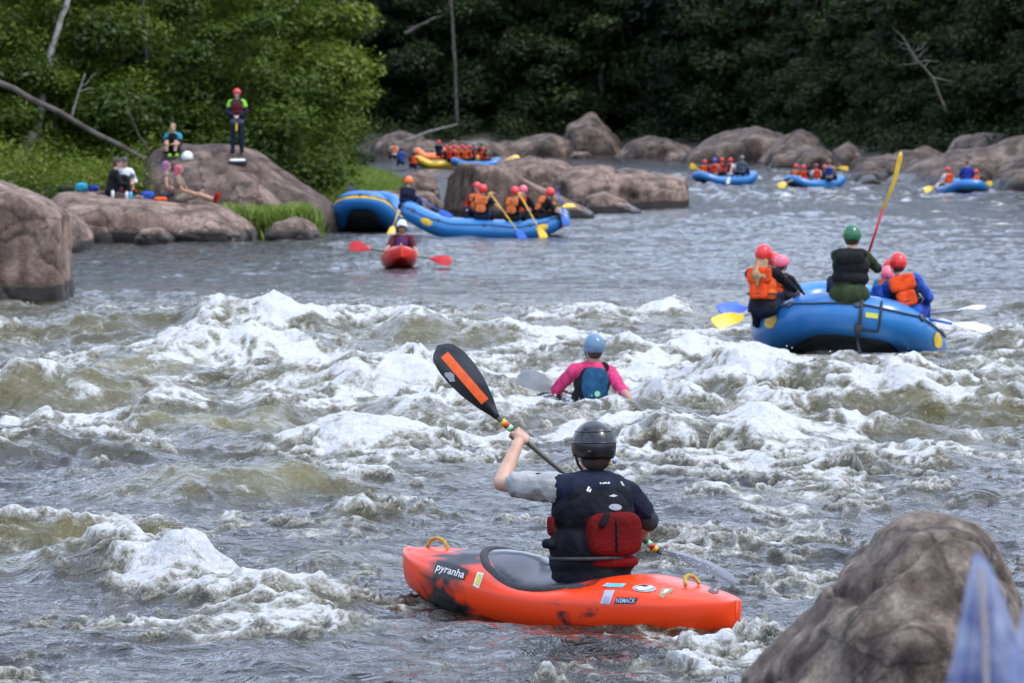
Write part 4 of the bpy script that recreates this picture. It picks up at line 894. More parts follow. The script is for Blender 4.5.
    if fit.get('helmet'):
        R = (.108, .130, .126)
        if fit.get('cap'):
            R = (.095, .112, .11)
        hm = link('helmet' if not fit.get('cap') else 'cap', dome(hv(0, -.008, .022), R, hr, (lambda a: math.radians(88)) if fit.get('cap') else river_cut, flare=.0 if not fit.get('cap') else 0), M[fit['helmet']], root)
        if fit.get('cap'):
            b = bmesh.new(); rbox_into(b, hv(0, .13, .035), (.16, .13, .014), hr, 3, 3); link('cap_peak', bm_mesh(b, 'peak'), M[fit['helmet']], hm)
        elif voxel < .03:
            b = bmesh.new()
            tube(b, [hv(math.sin(t)*.085, .02, -.005-math.cos(t)*.1-.01) for t in np.linspace(-1.5, 1.5, 13)], .007, 5); link('chin_strap', bm_mesh(b, 'strap'), M['strap'], hm)
    if fit.get('hair'):
        hh = fit.get('hair_style', 'nape')
        if hh == 'nape': S = [('s', hv(0, -.035, -.03), (.078, .068, .075), hr)]
        elif hh == 'short': S = [('s', hv(0, -.02, .04), (.088, .1, .095), hr), ('s', hv(0, -.04, -.02), (.08, .07, .07), hr)]
        elif hh == 'long': S = [('s', hv(0, -.03, -.02), (.088, .085, .085), hr), ('c', hv(-.03, -.08, -.06), J['chest']+up*.06-fw*.215-rt*.03, .055, .05), ('c', hv(.04, -.07, -.06), J['chest']+up*.04-fw*.19+rt*.08, .045, .03), ('c', J['chest']+up*.06-fw*.215, J['chest']-up*.08-fw*.215, .05, .015)]
        elif hh == 'full': S = [('s', hv(0, -.022, .03), (.094, .105, .105), hr), ('c', hv(.05, -.05, -.02), J['neck']+up*.0-fw*.05+rt*.05, .05, .04), ('c', hv(-.05, -.05, -.02), J['neck']-fw*.05-rt*.05, .05, .04)]
        link('hair', prims(S, voxel, 2, 'hair'), M[fit['hair']], root)
    if fit.get('glasses'):
        link('sunglasses', prims([('b', hv(0, .094, .008), (.135, .03, .036), hr, 3)], .006, 1, 'glasses'), M['dark'], root)
    return root

# ------------------------------------------------------------------ craft
def kayak_hull(L=2.5, Wd=.66, rocker=.16, depth=.36, deck=.0):
    """loft: local +Y is the bow. returns mesh and section function"""
    ny, nx = 64, 40; V = []
    def sec(t):     # t -1 stern .. 1 bow
        w_ = Wd/2*(max(0, 1-abs(t)**2.6))**.62*(1-.05*t)
        zb = rocker*abs(t)**2.2+.02*(t > 0)*t
        g_ = .235+.08*abs(t)**2+.06*max(t, 0)**2
        zt = g_+(.13-.03*abs(t)+.05*math.exp(-((t-.42)/.22)**2)+.035*math.exp(-((t+.45)/.25)**2)-.05*math.exp(-(t/.3)**2))*(1-abs(t)**5)
        return w_, zb, g_, max(zt, g_+.012)
    for i in range(ny+1):
        t = math.sin(math.pi/2*(-1+2*i/ny)); t = max(-.9995, min(.9995, t)); w_, zb, g_, zt = sec(t)
        w_ = max(w_, .012); zm = g_*.97 if abs(t) > .9 else g_
        prof = []
        for k in range(nx):
            a = 2*math.pi*k/nx; c, s = math.cos(a), math.sin(a)
            if s >= 0:   # deck
                x = w_*math.copysign(abs(c)**.82, c); z = g_+(zt-g_)*abs(s)**1.15
                z -= .012*math.exp(-((abs(x)/max(w_, .01)-.62)/.07)**2)*(abs(t) < .93)
            else:        # hull: near-vertical side, a hard chine, nearly flat bottom
                x = w_*math.copysign(abs(c)**.42, c)*(1-.13*abs(s)**2); z = g_+(zb-g_)*abs(s)**.72
                if 0.05 < abs(s) < .42: x *= 1.018
            prof.append((x, t*L/2, z))
        V += prof
    V = np.array(V); Q = []
    for i in range(ny):
        for k in range(nx): Q.append((i*nx+k, i*nx+(k+1) % nx, (i+1)*nx+(k+1) % nx, (i+1)*nx+k))
    bm = bmesh.new(); vs_ = [bm.verts.new(v) for v in V]
    for q in Q: bm.faces.new([vs_[a] for a in q])
    bm.faces.new([vs_[k] for k in range(nx)]); bm.faces.new([vs_[ny*nx+k] for k in range(nx)])
    bmesh.ops.recalc_face_normals(bm, faces=bm.faces)
    return bm, sec
def blade_outline(kind):
    if kind == 'kayak':   # from throat (0) to tip (1): half widths, slightly asymmetric
        return [(0, .018, .018), (.06, .028, .026), (.2, .062, .055), (.4, .095, .085), (.6, .110, .10), (.78, .108, .10), (.9, .085, .085), (.97, .05, .055), (1, .015, .02)]
    return [(0, .018, .018), (.12, .05, .05), (.3, .085, .085), (.6, .095, .095), (.92, .098, .098), (.98, .085, .085), (1, .06, .06)]
def blade_mesh(L, kind, sc=1.0, curve=.03):
    O = blade_outline(kind); n = 7; bm = bmesh.new(); rows = [[], []]; ts = np.linspace(0, 1, 22)
    for sgn in (0, 1):
        for t in ts:
            a = np.interp(t, [o[0] for o in O], [o[1] for o in O])*sc; b = np.interp(t, [o[0] for o in O], [o[2] for o in O])*sc
            if t > .93: f = math.sqrt(max(0, 1-((t-.93)/.07)**2))*.8+.2; a *= f; b *= f
            row = []
            for k in range(n+1):
                u = -b+(a+b)*k/n; th = .004+.009*math.exp(-(u/.018)**2)*(1-t)+.002
                e = 1-abs(2*k/n-1)**6
                row.append(bm.verts.new((u, t*L, curve*math.sin(t*math.pi)*1.0+curve*.6*(u/.1)**2*0+(th*e)*(1 if sgn == 0 else -1))))
            rows[sgn].append(row)
    for sgn in (0, 1):
        R = rows[sgn]
        for i in range(len(R)-1):
            for k in range(n): bm.faces.new((R[i][k], R[i][k+1], R[i+1][k+1], R[i+1][k]))
    A, B = rows
    for i in range(len(A)-1):
        bm.faces.new((A[i][0], A[i+1][0], B[i+1][0], B[i][0])); bm.faces.new((A[i][n], A[i+1][n], B[i+1][n], B[i][n]))
    for k in range(n):
        bm.faces.new((A[0][k], A[0][k+1], B[0][k+1], B[0][k])); bm.faces.new((A[-1][k], A[-1][k+1], B[-1][k+1], B[-1][k]))
    return bm_mesh(bm, 'blade')
def frame_of(y, z):
    y = Vector(y).normalized(); z = Vector(z); z = (z-y*z.dot(y)).normalized(); x = y.cross(z)
    return Matrix((x, y, z)).transposed().to_4x4()
def place(o, loc, y, z): o.matrix_local = Matrix.Translation(Vector(loc)) @ frame_of(y, z)
def raft_paddle(label, top, tip, shaft_m, blade_m, facing=(0, -1, 0), group='raft paddles', L=None, bl=.5, grip_m=None, sc=1.0, shaft2=None):
    """single-bladed paddle: T-grip at top, blade tip at tip"""
    top, tip = Vector(top), Vector(tip); d = tip-top; Lt = d.length; root = empty('raft_paddle', top); root.matrix_world = Matrix.Translation(top) @ frame_of(d, facing)
    b = bmesh.new(); tube(b, [(0, 0, 0), (0, Lt-bl*.9, 0)], .0165*sc, 8); link('shaft', bm_mesh(b), M[shaft_m], root)
    if shaft2:
        b = bmesh.new(); tube(b, [(0, Lt*.02, 0), (0, Lt*.42, 0)], .018*sc, 8); link('shaft_sleeve', bm_mesh(b), M[shaft2], root)
    b = bmesh.new(); tube(b, [(-.055, 0, 0), (.055, 0, 0)], .017, 8); link('grip', bm_mesh(b), M[grip_m or shaft_m], root)
    o = link('blade', blade_mesh(bl, 'raft', sc), M[blade_m], root); o.location = (0, Lt-bl, 0)
    tag(root, label, 'paddle', group); return root
def kayak_paddle(label, a, b_, m_shaft, m_blade, face_a, face_b, bl=.46, sc=1.0, group='kayak paddles'):
    """throats at a and b_, blades beyond them"""
    a, b_ = Vector(a), Vector(b_); root = empty('kayak_paddle', (a+b_)/2); c = root.location
    b = bmesh.new(); tube(b, [a-c, b_-c], .0155, 10); link('shaft', bm_mesh(b), M[m_shaft], root)
    res = []
    for p, q, fc in ((a, b_, face_a), (b_, a, face_b)):
        o = link('blade', blade_mesh(bl, 'kayak', sc), M[m_blade], root); place(o, p-c-(p-q).normalized()*.02, p-q, fc); res.append(o)
    tag(root, label, 'paddle', group); return root, res
def raft(label, loc, yaw, L=4.3, Wd=2.05, r=.26, kick=.42, pitch=0, roll=0, group='blue rafts', stripe=None, detail=True, m='raft_blue', thw=3, rope=True):
    root = empty('inflatable_raft', loc, (pitch, roll, yaw)); n = 72; path = []
    a, hb = Wd/2-r, L/2-r
    def zk(y): return r*.9+kick*max(0, (abs(y)/hb-.42)/.58)**1.7
    for i in range(n):
        t = 2*math.pi*i/n; c, s = math.cos(t), math.sin(t); x = a*math.copysign(abs(c)**.62, c); y = hb*math.copysign(abs(s)**.72, s); path.append(Vector((x, y, zk(y))))
    bm = bmesh.new(); rings = []; k_ = 20
    for i in range(n):
        p = path[i]; t = (path[(i+1) % n]-path[i-1]).normalized(); u = Vector((t.y, -t.x, 0)).normalized(); v = t.cross(u)*-1
        if v.z < 0: v = -v
        rr = r*(1-.10*max(0, abs(p.y)/hb-.6)/.4)
        rings.append([bm.verts.new(p+(u*math.cos(2*math.pi*k/k_)+v*math.sin(2*math.pi*k/k_))*rr) for k in range(k_)])
    for i in range(n):
        A, B = rings[i], rings[(i+1) % n]
        for k in range(k_): bm.faces.new((A[k], A[(k+1) % k_], B[(k+1) % k_], B[k]))
    link('outer_tube', bm_mesh(bm, 'tube'), M[m], root)
    for j in range(thw):
        y = (j-(thw-1)/2)*L*.2; bm = bmesh.new(); tube(bm, [(-a, y, zk(y)+.06), (0, y, zk(y)+.075), (a, y, zk(y)+.06)], r*.72, 16); link('thwart', bm_mesh(bm, 'thwart'), M[m], root)
    bm = bmesh.new(); ys = np.linspace(-hb, hb, 15); rows = []
    for lay in (0, -.08):
        for y in ys:
            wx = a*max(.25, (1-abs(y/hb)**3))**.6; rows.append([bm.verts.new((wx*q, y, zk(y)-r*.62+lay)) for q in (-1, -.5, 0, .5, 1)])
    for base in (0, 15):
        for i in range(14):
            for k in range(4): bm.faces.new((rows[base+i][k], rows[base+i][k+1], rows[base+i+1][k+1], rows[base+i+1][k]))
    for i in range(14):
        bm.faces.new((rows[i][0], rows[i+1][0], rows[i+16][0], rows[i+15][0])); bm.faces.new((rows[i][4], rows[i+1][4], rows[i+16][4], rows[i+15][4]))
    for e_ in (0, 14):
        for k in range(4): bm.faces.new((rows[e_][k], rows[e_][k+1], rows[e_+15][k+1], rows[e_+15][k]))
    link('floor', bm_mesh(bm, 'floor'), M['raft_floor'], root)
    def on_tube(i, ang, off): # point on the outer side of the tube
        i0 = int(i) % n; f = i-int(i); p = path[i0].lerp(path[(i0+1) % n], f); t = (path[(i0+1) % n]-path[i0-1]).normalized(); u = Vector((t.y, -t.x, 0)).normalized(); v = t.cross(u)*-1
        if v.z < 0: v = -v
        rr = r*(1-.10*max(0, abs(p.y)/hb-.6)/.4)
        return p+(u*math.cos(ang)+v*math.sin(ang))*(rr+off)
    root['n'] = n
    if rope:
        b = bmesh.new(); P = [on_tube(i*n/96, .62-.12*abs(math.sin(i*math.pi/8)), .014) for i in range(96)]; tube(b, P+[P[0]], .011, 6, cap=False); link('grab_line', bm_mesh(b, 'line'), M['strap'], root)
        for i in range(0, 72, 6):
            b = bmesh.new(); c = on_tube(i, .62, 0); c2 = on_tube(i, .62, .02); tube(b, [c, c2], [.055, .045], 12); link('line_patch', bm_mesh(b, 'patch'), M['raft_patch'], root)
    if detail:
        for i in (8, 27, 45, 64):     # yellow ovals on the side tubes
            b = bmesh.new(); C = []
            for ring_ in (0, .55, 1.0):
                C.append([b.verts.new(on_tube(i+ring_*1.25*math.cos(q), .05+ring_*.34*math.sin(q), .006)) for q in np.linspace(0, 2*math.pi, 16, endpoint=False)])
            for A, B in zip(C, C[1:]):
                for k in range(16): b.faces.new((A[k], A[(k+1) % 16], B[(k+1) % 16], B[k]))
            bmesh.ops.remove_doubles(b, verts=b.verts, dist=.0005); link('maker_patch', bm_mesh(b, 'patch'), M['yellow'], root)
    if stripe:
        b = bmesh.new(); A = []; B = []
        for i in range(n): A.append(b.verts.new(on_tube(i, .60, .004))); B.append(b.verts.new(on_tube(i, .26, .004)))
        for i in range(n): b.faces.new((A[i], A[(i+1) % n], B[(i+1) % n], B[i]))
        link('stripe', bm_mesh(b, 'stripe'), M[stripe], root)
    tag(root, label, 'raft', group); return root, on_tube, zk
def mat_raft(name, c, c2):
    m = mat(name, c, .3, c2, 1.2, .04, 6, coat=.15, lo=.3, hi=.7); return m
M['raft_orange'] = mat_raft('raft_orange', (.8, .16, .03), (.85, .2, .04)); M['raft_blue'] = mat_raft('raft_blue', (.012, .125, .36), (.02, .17, .43)); M['raft_yellow'] = mat_raft('raft_yellow', (.80, .52, .03), (.8, .5, .03))
M['raft_floor'] = mat('raft_floor', (.03, .03, .035), .5); M['raft_patch'] = mat('rubber_patch', (.05, .07, .10), .5)
M['yellow'] = mat('yellow_plastic', (.80, .50, .02), .4); M['bluep'] = mat('blue_plastic', (.03, .12, .5), .4); M['redp'] = mat('red_plastic', (.55, .02, .02), .35); M['whitep'] = mat('white_plastic', (.75, .76, .76), .4)
M['greyp'] = mat('grey_plastic', (.22, .23, .24), .3); M['blackp'] = mat('black_gloss', (.012, .012, .016), .3, coat=.3); M['alu'] = mat('alu_shaft', (.35, .36, .38), .35)
M['carbon'] = mat('carbon_shaft', (.045, .05, .035), .4, (.08, .08, .06), 120, .2, 300)
M['gold'] = mat('yellow_rope', (.55, .36, .04), .7, (.35, .22, .03), 60, .5, 200)
# ------------------------------------------------------------------ where the craft float (big waves die down under their hulls)
KA = Vector((.295, 22.2, 0))
BOATS += [(.295, 22.2, 1.15, 1.15), (.72, 38.2, .8, 1.0), (-2.1, 77, 1.2, 2.2), (4.0, 49.2, 1.9, 2.7), (-.7, 101, 2.4, 1.4), (-3.8, 106, 1.3, 2.4), (9.9, 190, 2, 2.4), (13.8, 183, 2, 2), (18.9, 168, 1.7, 2.4)]
foam_at(570, 638, 180, 7, .5); foam_at(420, 596, 30, 10, .4); foam_at(440, 605, 45, 14, .35); foam_at(690, 565, 40, 10, .45)
foam_at(770, 362, 60, 10, .4); foam_at(850, 368, 120, 8, .45); foam_at(600, 415, 90, 22, .75); ridge(588, 417, 75, .15, .35, .7, 1.1, 3, .1, .1); foam_at(575, 396, 45, 10, .8)
build_terrain()
water, DROP = build_water()
def spray_near(px, py, d, n, sx, sy, sz):
    c = W(px, py, d); return np.array(c)+rng.normal(size=(n, 3))*np.array([sx, sy, sz])
DROP = np.concatenate([DROP, spray_near(690, 562, 22.6, 110, .10, .12, .02), spray_near(606, 408, 38.2, 50, .16, .15, .03), spray_near(555, 400, 38.3, 40, .2, .15, .03)])
droplets(DROP, 'spray', 'white droplets flying off the breaking waves and paddles')
build_trees(); build_ground_cover(); build_logs()
dg = bpy.context.evaluated_depsgraph_get(); dg.update()
def bvh_world(o):
    bm = bmesh.new(); bm.from_mesh(o.data); bmesh.ops.transform(bm, verts=bm.verts, matrix=o.matrix_world); t = BVHTree.FromBMesh(bm); bm.free(); return t
ROCKS = [o for o in col.objects if o.name.startswith('boulder')]
bpy.context.view_layer.update()
RB = [(o, bvh_world(o)) for o in ROCKS]
def top_z(x, y, default=None):
    best = gz(x, y)
    for o, t in RB:
        h = t.ray_cast(Vector((x, y, 30)), Vector((0, 0, -1)))
        if h[0] is not None: best = max(best, h[0].z)
    return best
def decal(name, target, m, poly=None, textobj=None, cell=1.6, off=.0025, depth=None, d_from=None):
    """thin patch lying on the surface of target, cut to the outline poly (list of picture points) or to a lettering mesh"""
    t = bvh_world(target); o = Vector((0, 0, CAMH)); bm = bmesh.new()
    if poly is not None:
        vs_ = [bm.verts.new((p[0], -p[1], 0)) for p in poly]; bm.faces.new(vs_)
        bmesh.ops.triangulate(bm, faces=bm.faces)
        for _ in range(3): bmesh.ops.subdivide_edges(bm, edges=[e for e in bm.edges if e.calc_length() > cell*2], cuts=1)
        bmesh.ops.triangulate(bm, faces=bm.faces)
    else: bm.from_mesh(textobj)
    dead = []
    for v in bm.verts:
        d = (W(v.co.x, -v.co.y, 20)-o).normalized(); h = t.ray_cast(o, d)
        if h[0] is None: dead.append(v)
        else: v.co = h[0]-d*.0015+h[1]*off*(1 if h[1].dot(d) < 0 else -1)
    bmesh.ops.delete(bm, geom=dead, context='VERTS')
    bmesh.ops.transform(bm, verts=bm.verts, matrix=target.matrix_world.inverted())
    me = bpy.data.meshes.new(name); bm.to_mesh(me); bm.free()
    return link(name, me, m, target, smooth=False)
def text_mesh(s, p0, p1, h, bold=.0, shear=0.0, drop=0.0):
    """lettering laid along the picture line p0-p1 with letter height h"""
    c = bpy.data.curves.new('t', 'FONT'); c.body = s; c.offset = bold; c.size = 1; c.shear = shear; c.resolution_u = 3
    o = bpy.data.objects.new('t', c); col.objects.link(o); bpy.context.view_layer.update()
    me = bpy.data.meshes.new_from_object(o.evaluated_get(bpy.context.evaluated_depsgraph_get())); bpy.data.objects.remove(o)
    V = mesh_co(me); w_ = V[:, 0].max()-V[:, 0].min(); x = (V[:, 0]-V[:, 0].min())/w_; y = V[:, 1]/.72*h
    p0 = np.array(p0, float); p1 = np.array(p1, float); dv = p1-p0; n = np.array([dv[1], -dv[0]])/np.linalg.norm(dv)
    P = p0+dv*x[:, None]+n*y[:, None]
    V = np.stack([P[:, 0], -P[:, 1], np.zeros(len(P))], 1); me.vertices.foreach_set('co', V.astype(np.float32).ravel()); me.update(); return me
def ell(cx, cy, rx, ry, ang=0, n=20):
    a = math.radians(ang); return [(cx+rx*math.cos(t)*math.cos(a)-ry*math.sin(t)*math.sin(a), cy+rx*math.cos(t)*math.sin(a)+ry*math.sin(t)*math.cos(a)) for t in np.linspace(0, 2*math.pi, n, endpoint=False)]
def flatm(name, c, r=.45): M[name] = mat(name, c, r, tuple(x*.85 for x in c), 30); return M[name]
M['lgrey'] = mat('pale_grey_cloth', (.34, .35, .34), .85, (.24, .25, .24), 8, .5, 30)
flatm('d_white', (.75, .75, .75)); flatm('d_black', (.015, .015, .018)); flatm('d_cyan', (.1, .5, .75)); flatm('d_yellow', (.62, .6, .05)); flatm('d_lilac', (.38, .42, .62)); flatm('d_olive', (.25, .27, .14)); flatm('d_grey', (.3, .32, .36)); flatm('d_orange', (.95, .13, .02)); flatm('d_green', (.25, .65, .35))

# ------------------------------------------------------------------ the orange kayak and its paddler
def mat_hull(name, c, dark, lo, hi, sc, detail=3):
    m = mat(name, c, .30, c, 3, .05, 5, coat=.08, spec=.4); t = m.node_tree; L = t.links.new; b = t.nodes['Principled BSDF']
    tcn = NN(m, 'ShaderNodeTexCoord'); n = NN(m, 'ShaderNodeTexNoise'); n.inputs['Scale'].default_value = sc; n.inputs['Detail'].default_value = detail; n.inputs['Distortion'].default_value = .8
    mp = NN(m, 'ShaderNodeMapping'); mp.inputs['Scale'].default_value = (1.2, 1, 2.2); L(tcn.outputs['Object'], mp.inputs['Vector']); L(mp.outputs[0], n.inputs['Vector'])
    sx = NN(m, 'ShaderNodeSeparateXYZ'); L(tcn.outputs['Object'], sx.inputs[0])
    def bandf(y0, wd, amp):
        s = NN(m, 'ShaderNodeMath'); s.operation = 'SUBTRACT'; L(sx.outputs['Y'], s.inputs[0]); s.inputs[1].default_value = y0
        a = NN(m, 'ShaderNodeMath'); a.operation = 'ABSOLUTE'; L(s.outputs[0], a.inputs[0])
        r = NN(m, 'ShaderNodeMapRange'); r.inputs['From Min'].default_value = 0; r.inputs['From Max'].default_value = wd; r.inputs['To Min'].default_value = amp; r.inputs['To Max'].default_value = 0; L(a.outputs[0], r.inputs['Value']); return r.outputs[0]
    a = NN(m, 'ShaderNodeMath'); a.operation = 'ADD'; L(n.outputs['Fac'], a.inputs[0]); L(bandf(.66, .36, .34), a.inputs[1])
    a2 = NN(m, 'ShaderNodeMath'); a2.operation = 'ADD'; L(a.outputs[0], a2.inputs[0]); L(bandf(-.28, .22, .16), a2.inputs[1])
    r = NN(m, 'ShaderNodeValToRGB'); r.color_ramp.elements[0].position = lo; r.color_ramp.elements[0].color = (*c, 1); r.color_ramp.elements[1].position = hi; r.color_ramp.elements[1].color = (*dark, 1)
    L(a2.outputs[0], r.inputs[0]); L(r.outputs[0], b.inputs['Base Color'])
    # scuffs
    n2 = NN(m, 'ShaderNodeTexNoise'); n2.inputs['Scale'].default_value = 22; n2.inputs['Detail'].default_value = 5; L(mp.outputs[0], n2.inputs['Vector'])
    r2 = NN(m, 'ShaderNodeMapRange'); r2.inputs['To Min'].default_value = .18; r2.inputs['To Max'].default_value = .48; L(n2.outputs['Fac'], r2.inputs['Value']); L(r2.outputs[0], b.inputs['Roughness'])
    return m
M['hull_orange'] = mat_hull('hull_orange', (.80, .048, .004), (.018, .018, .024), .62, .75, 3.0); M['hull_red'] = mat('hull_red', (.72, .03, .015), .3, (.6, .02, .01), 3, .03, 5, coat=.3)
M['hull_dark'] = mat('hull_dark', (.03, .04, .06), .35)
M['skirt'] = mat('neoprene_skirt', (.022, .024, .03), .22, (.03, .032, .04), 4, .15, 14, coat=.3, spec=.6)
def build_kayak(label, loc, yaw, hull_m, pitch=0, roll=0, full=True, z_rim=.0, group='whitewater kayaks'):
    root = empty('kayak', loc, (pitch, roll, yaw)); bm, sec = kayak_hull(2.55, .70); hull = link('hull', bm_mesh(bm, 'hull'), hull_m, root)
    yc, la, wa = .07, .50, .275; P = []; nR = 56
    def rimz(y): return .305+.115*max(0, (y-yc)/la)**1.6+.02*max(0, -(y-yc)/la)
    for i in range(nR):
        t = 2*math.pi*i/nR; y = yc+la*math.sin(t); x = wa*math.cos(t)*(1-.10*math.sin(t)); P.append(Vector((x, y, rimz(y)-.035*abs(math.cos(t))**3)))
    b = bmesh.new(); rings = []
    for f, dz in ((1.03, -.05), (1.05, -.012), (1.03, .006), (1.0, .01), (.97, .012), (.93, .02), (.75, .04), (.5, .056), (.25, .064)):
        rings.append([b.verts.new((p.x*f, yc+(p.y-yc)*f, (p.z*f+(1-f)*.345 if f < .96 else p.z)+dz)) for p in P])
    for A, B in zip(rings, rings[1:]):
        for k in range(nR): b.faces.new((A[k], A[(k+1) % nR], B[(k+1) % nR], B[k]))
    b.faces.new(rings[-1]); sk = link('spray_skirt', bm_mesh(b, 'skirt'), M['skirt'], root)
    b = bmesh.new(); Q = [Vector((p.x*1.03, yc+(p.y-yc)*1.03, p.z+.002)) for p in P]; tube(b, Q+[Q[0]], .026, 10, cap=False); link('cockpit_rim', bm_mesh(b, 'rim'), M['strap'], root)
    for sg in (1, -1):
        y0 = sg*1.02 if sg > 0 else -.90; zt = sec(y0/1.275)[3]; b = bmesh.new()
        pts = [Vector((0, y0+sg*.085*math.cos(t), zt-.01+.065*math.sin(t))) if sg > 0 else Vector((.055*math.cos(t), y0-.05+.03*math.sin(t), zt+.0+.05*math.sin(t))) for t in np.linspace(0, math.pi, 11)]
        tube(b, pts, .011, 8); link('grab_loop', bm_mesh(b, 'loop'), M['gold'], root)
    tag(root, label, 'kayak', group); return root, hull, sk
kz = water_z(.3, 22.2)
kay, hull, skirt = build_kayak('orange whitewater kayak with black swirls carrying the near paddler with the black helmet', (KA.x, KA.y, -.165), math.radians(45.5), M['hull_orange'], pitch=math.radians(1.0))
bpy.context.view_layer.update()
if True:
    back = decal('logo_patch', hull, M['d_black'], [(433, 573.5), (437, 561.5), (452, 565), (468, 571.5), (464, 582), (448, 578.5)])
    decal('lettering', hull, M['d_white'], textobj=text_mesh('pyranha', (435.5, 571.5), (463.5, 579.8), 7.5, .012, .15), off=.005)
    decal('sticker', hull, M['d_white'], [(473, 587), (477.5, 573.5), (484, 575), (479, 590)]); decal('sticker_print', hull, M['d_yellow'], [(475, 586), (478.3, 575.6), (482.4, 576.6), (478.6, 587.8)], off=.005)
    decal('sticker', hull, M['d_cyan'], [(602.5, 588.5), (607.5, 585), (627, 585.5), (623, 589)]); decal('sticker_print', hull, M['d_lilac'], [(602.5, 588.5), (607.5, 585), (610, 585), (607, 588.7)], off=.005)
    decal('sticker', hull, M['d_grey'], ell(645, 590, 12, 3.8, 2)); decal('sticker_print', hull, M['d_white'], [(635, 590), (641, 588), (646, 589.5), (652, 587.5), (654, 590), (648, 591.5), (641, 592.5)], off=.005)
    decal('sticker_print', hull, M['d_black'], [(638, 587.6), (644, 586.9), (650, 587.4), (646, 588.4), (641, 588.2)], off=.006)
    decal('sticker', hull, M['d_olive'], [(660, 598), (663, 590), (674, 590), (672, 594), (667, 596), (664, 600)]); decal('sticker_print', hull, M['d_white'], [(663.5, 596), (666, 591.5), (671, 591.5), (667, 594.5)], off=.005)
    decal('sticker', hull, M['d_lilac'], [(601, 605), (605.5, 592), (615.5, 592), (610, 606.5)]); decal('sticker_print', hull, M['d_grey'], [(603, 604), (606, 598), (611, 599), (608.5, 605.5)], off=.005)
    decal('sticker', hull, M['d_black'], [(614.5, 605.5), (617, 599), (639, 599.5), (636, 605.5)]); decal('lettering', hull, M['d_lilac'], textobj=text_mesh('NSMACK', (616.8, 604.6), (636.2, 604.8), 4.4, .01, .15), off=.005)
    decal('drain_hole', hull, M['d_black'], ell(714.5, 592.5, 5.5, 2.6, 8))

S0 = 1.13; O0 = Vector((.405, 22.06, -.06))
def lp(px, py, d): return (W(px, py, d)-O0)/S0
J = joints(lean=(-.02, .06), twist=-.38, look=-.35, nod=.05, legs='kayak', z0=.075)
J['neck'] = lp(594, 480, 22.12); J['head'] = lp(593.5, 451, 22.16); J['chest'] = lp(593, 509, 22.10); J['waist'] = lp(592, 547, 22.08); J['pelvis'] = lp(592, 598, 22.06)
J['shL'] = lp(562, 489, 22.05); J['shR'] = lp(627, 494, 22.28); J['elL'] = lp(501, 484, 22.2); J['elR'] = lp(651, 524, 22.42)
kd_ = Vector((-.713, .70, 0)); ks_ = Vector((.70, .713, 0))
for k, sd in (('R', 1), ('L', -1)):
    J['hip'+k] = J['pelvis']+ks_*sd*.09; J['hip'+k].z -= .03; J['kn'+k] = J['pelvis']+kd_*.36+ks_*sd*.12+Vector((0, 0, -.03)); J['ft'+k] = J['pelvis']+kd_*.66+ks_*sd*.07+Vector((0, 0, -.04))
pa, pb = W(497.5, 418, 22.50), W(658, 552, 22.62); ax = (pb-pa).normalized()
def on_shaft(px): return pa.lerp(pb, (px-497.5)/(658-497.5))
gL, gR = (on_shaft(520)-O0)/S0, (on_shaft(637)-O0)/S0
J['haL'] = gL; J['haR'] = gR
fit0 = dict(shirt='black', sleeve=.30, helmet='h_black', skin='skin', hair='brown', trousers='black', leg=.5)
fit0['shirt'] = 'navy'
p0 = person('black-helmeted paddler seen from behind, raising the paddle with the orange strip', 'kayakers', O0, 0, J, fit0, voxel=.0068, s=S0, grips={'L': (gL, ax, (.12, -1, -.12), -1), 'R': (gR, ax, (.3, -.6, .3), 1)}, girth=1.12)
bpy.context.view_layer.update()
tr0 = Matrix((J['rt'], J['fw'], J['up'])).transposed().to_quaternion(); up0, rt0, fw0 = J['up'], J['rt'], J['fw']
# grey undershirt sleeve showing past the vest on the raised arm, short navy sleeve on the other
link('undershirt_sleeve', prims([('c', J['shL'].lerp(J['elL'], .1), J['shL'].lerp(J['elL'], .72), .077, .066)], .007, 3, 'sleeve', wr=.006, ws=14), M['lgrey'], p0)
link('undershirt_sleeve', prims([('c', J['shR'].lerp(J['elR'], .3), J['shR'].lerp(J['elR'], .92), .066, .054)], .007, 3, 'sleeve'), M['dgrey'], p0)
v = .033
S = [('s', J['waist']+up0*.0, (.185+v, .14+v, .15), tr0), ('s', J['chest']-up0*.02, (.175+v, .135+v, .175), tr0), ('s', J['waist']-up0*.08, (.19+v*.8, .145+v*.6, .11), tr0), ('s', J['pelvis']+up0*.10, (.20, .165, .15), tr0),
     ('c', J['neck']-up0*.035+rt0*.105, J['chest']+rt0*.10-fw0*.03, .058, .07), ('c', J['neck']-up0*.035-rt0*.105, J['chest']-rt0*.10-fw0*.03, .058, .07), ('c', J['shL']-up0*.01+rt0*.03, J['shL']-up0*.08+rt0*.05, .05, .06)]
vest = link('life_vest', prims(S, .008, 4, 'vest', wr=.006, ws=7), M['black'], p0); M['black_vest'] = mat('black_nylon', (.005, .006, .009), .8, (.010, .011, .015), 10, .6, 25, spec=.12); vest.data.materials.clear(); vest.data.materials.append(M['black_vest'])
M['red_nylon'] = mat('dark_red_nylon', (.12, .005, .005), .85, (.09, .004, .004), 5, .5, 60, spec=.12)
pz = J['waist']-up0*.0
def on_back(px, py, d=21.87): return lp(px, py, d)
link('red_back_panel', prims([('b', on_back(614, 535, 21.955), (.285, .11, .215), tr0, 4.0), ('c', on_back(606, 523, 21.96), on_back(620, 522, 21.96), .05, .05)], .008, 3, 'panel'), M['red_nylon'], vest)
link('red_back_panel', prims([('b', on_back(614, 563, 21.97), (.25, .10, .055), tr0, 4)], .008, 2, 'panel'), M['red_nylon'], vest)
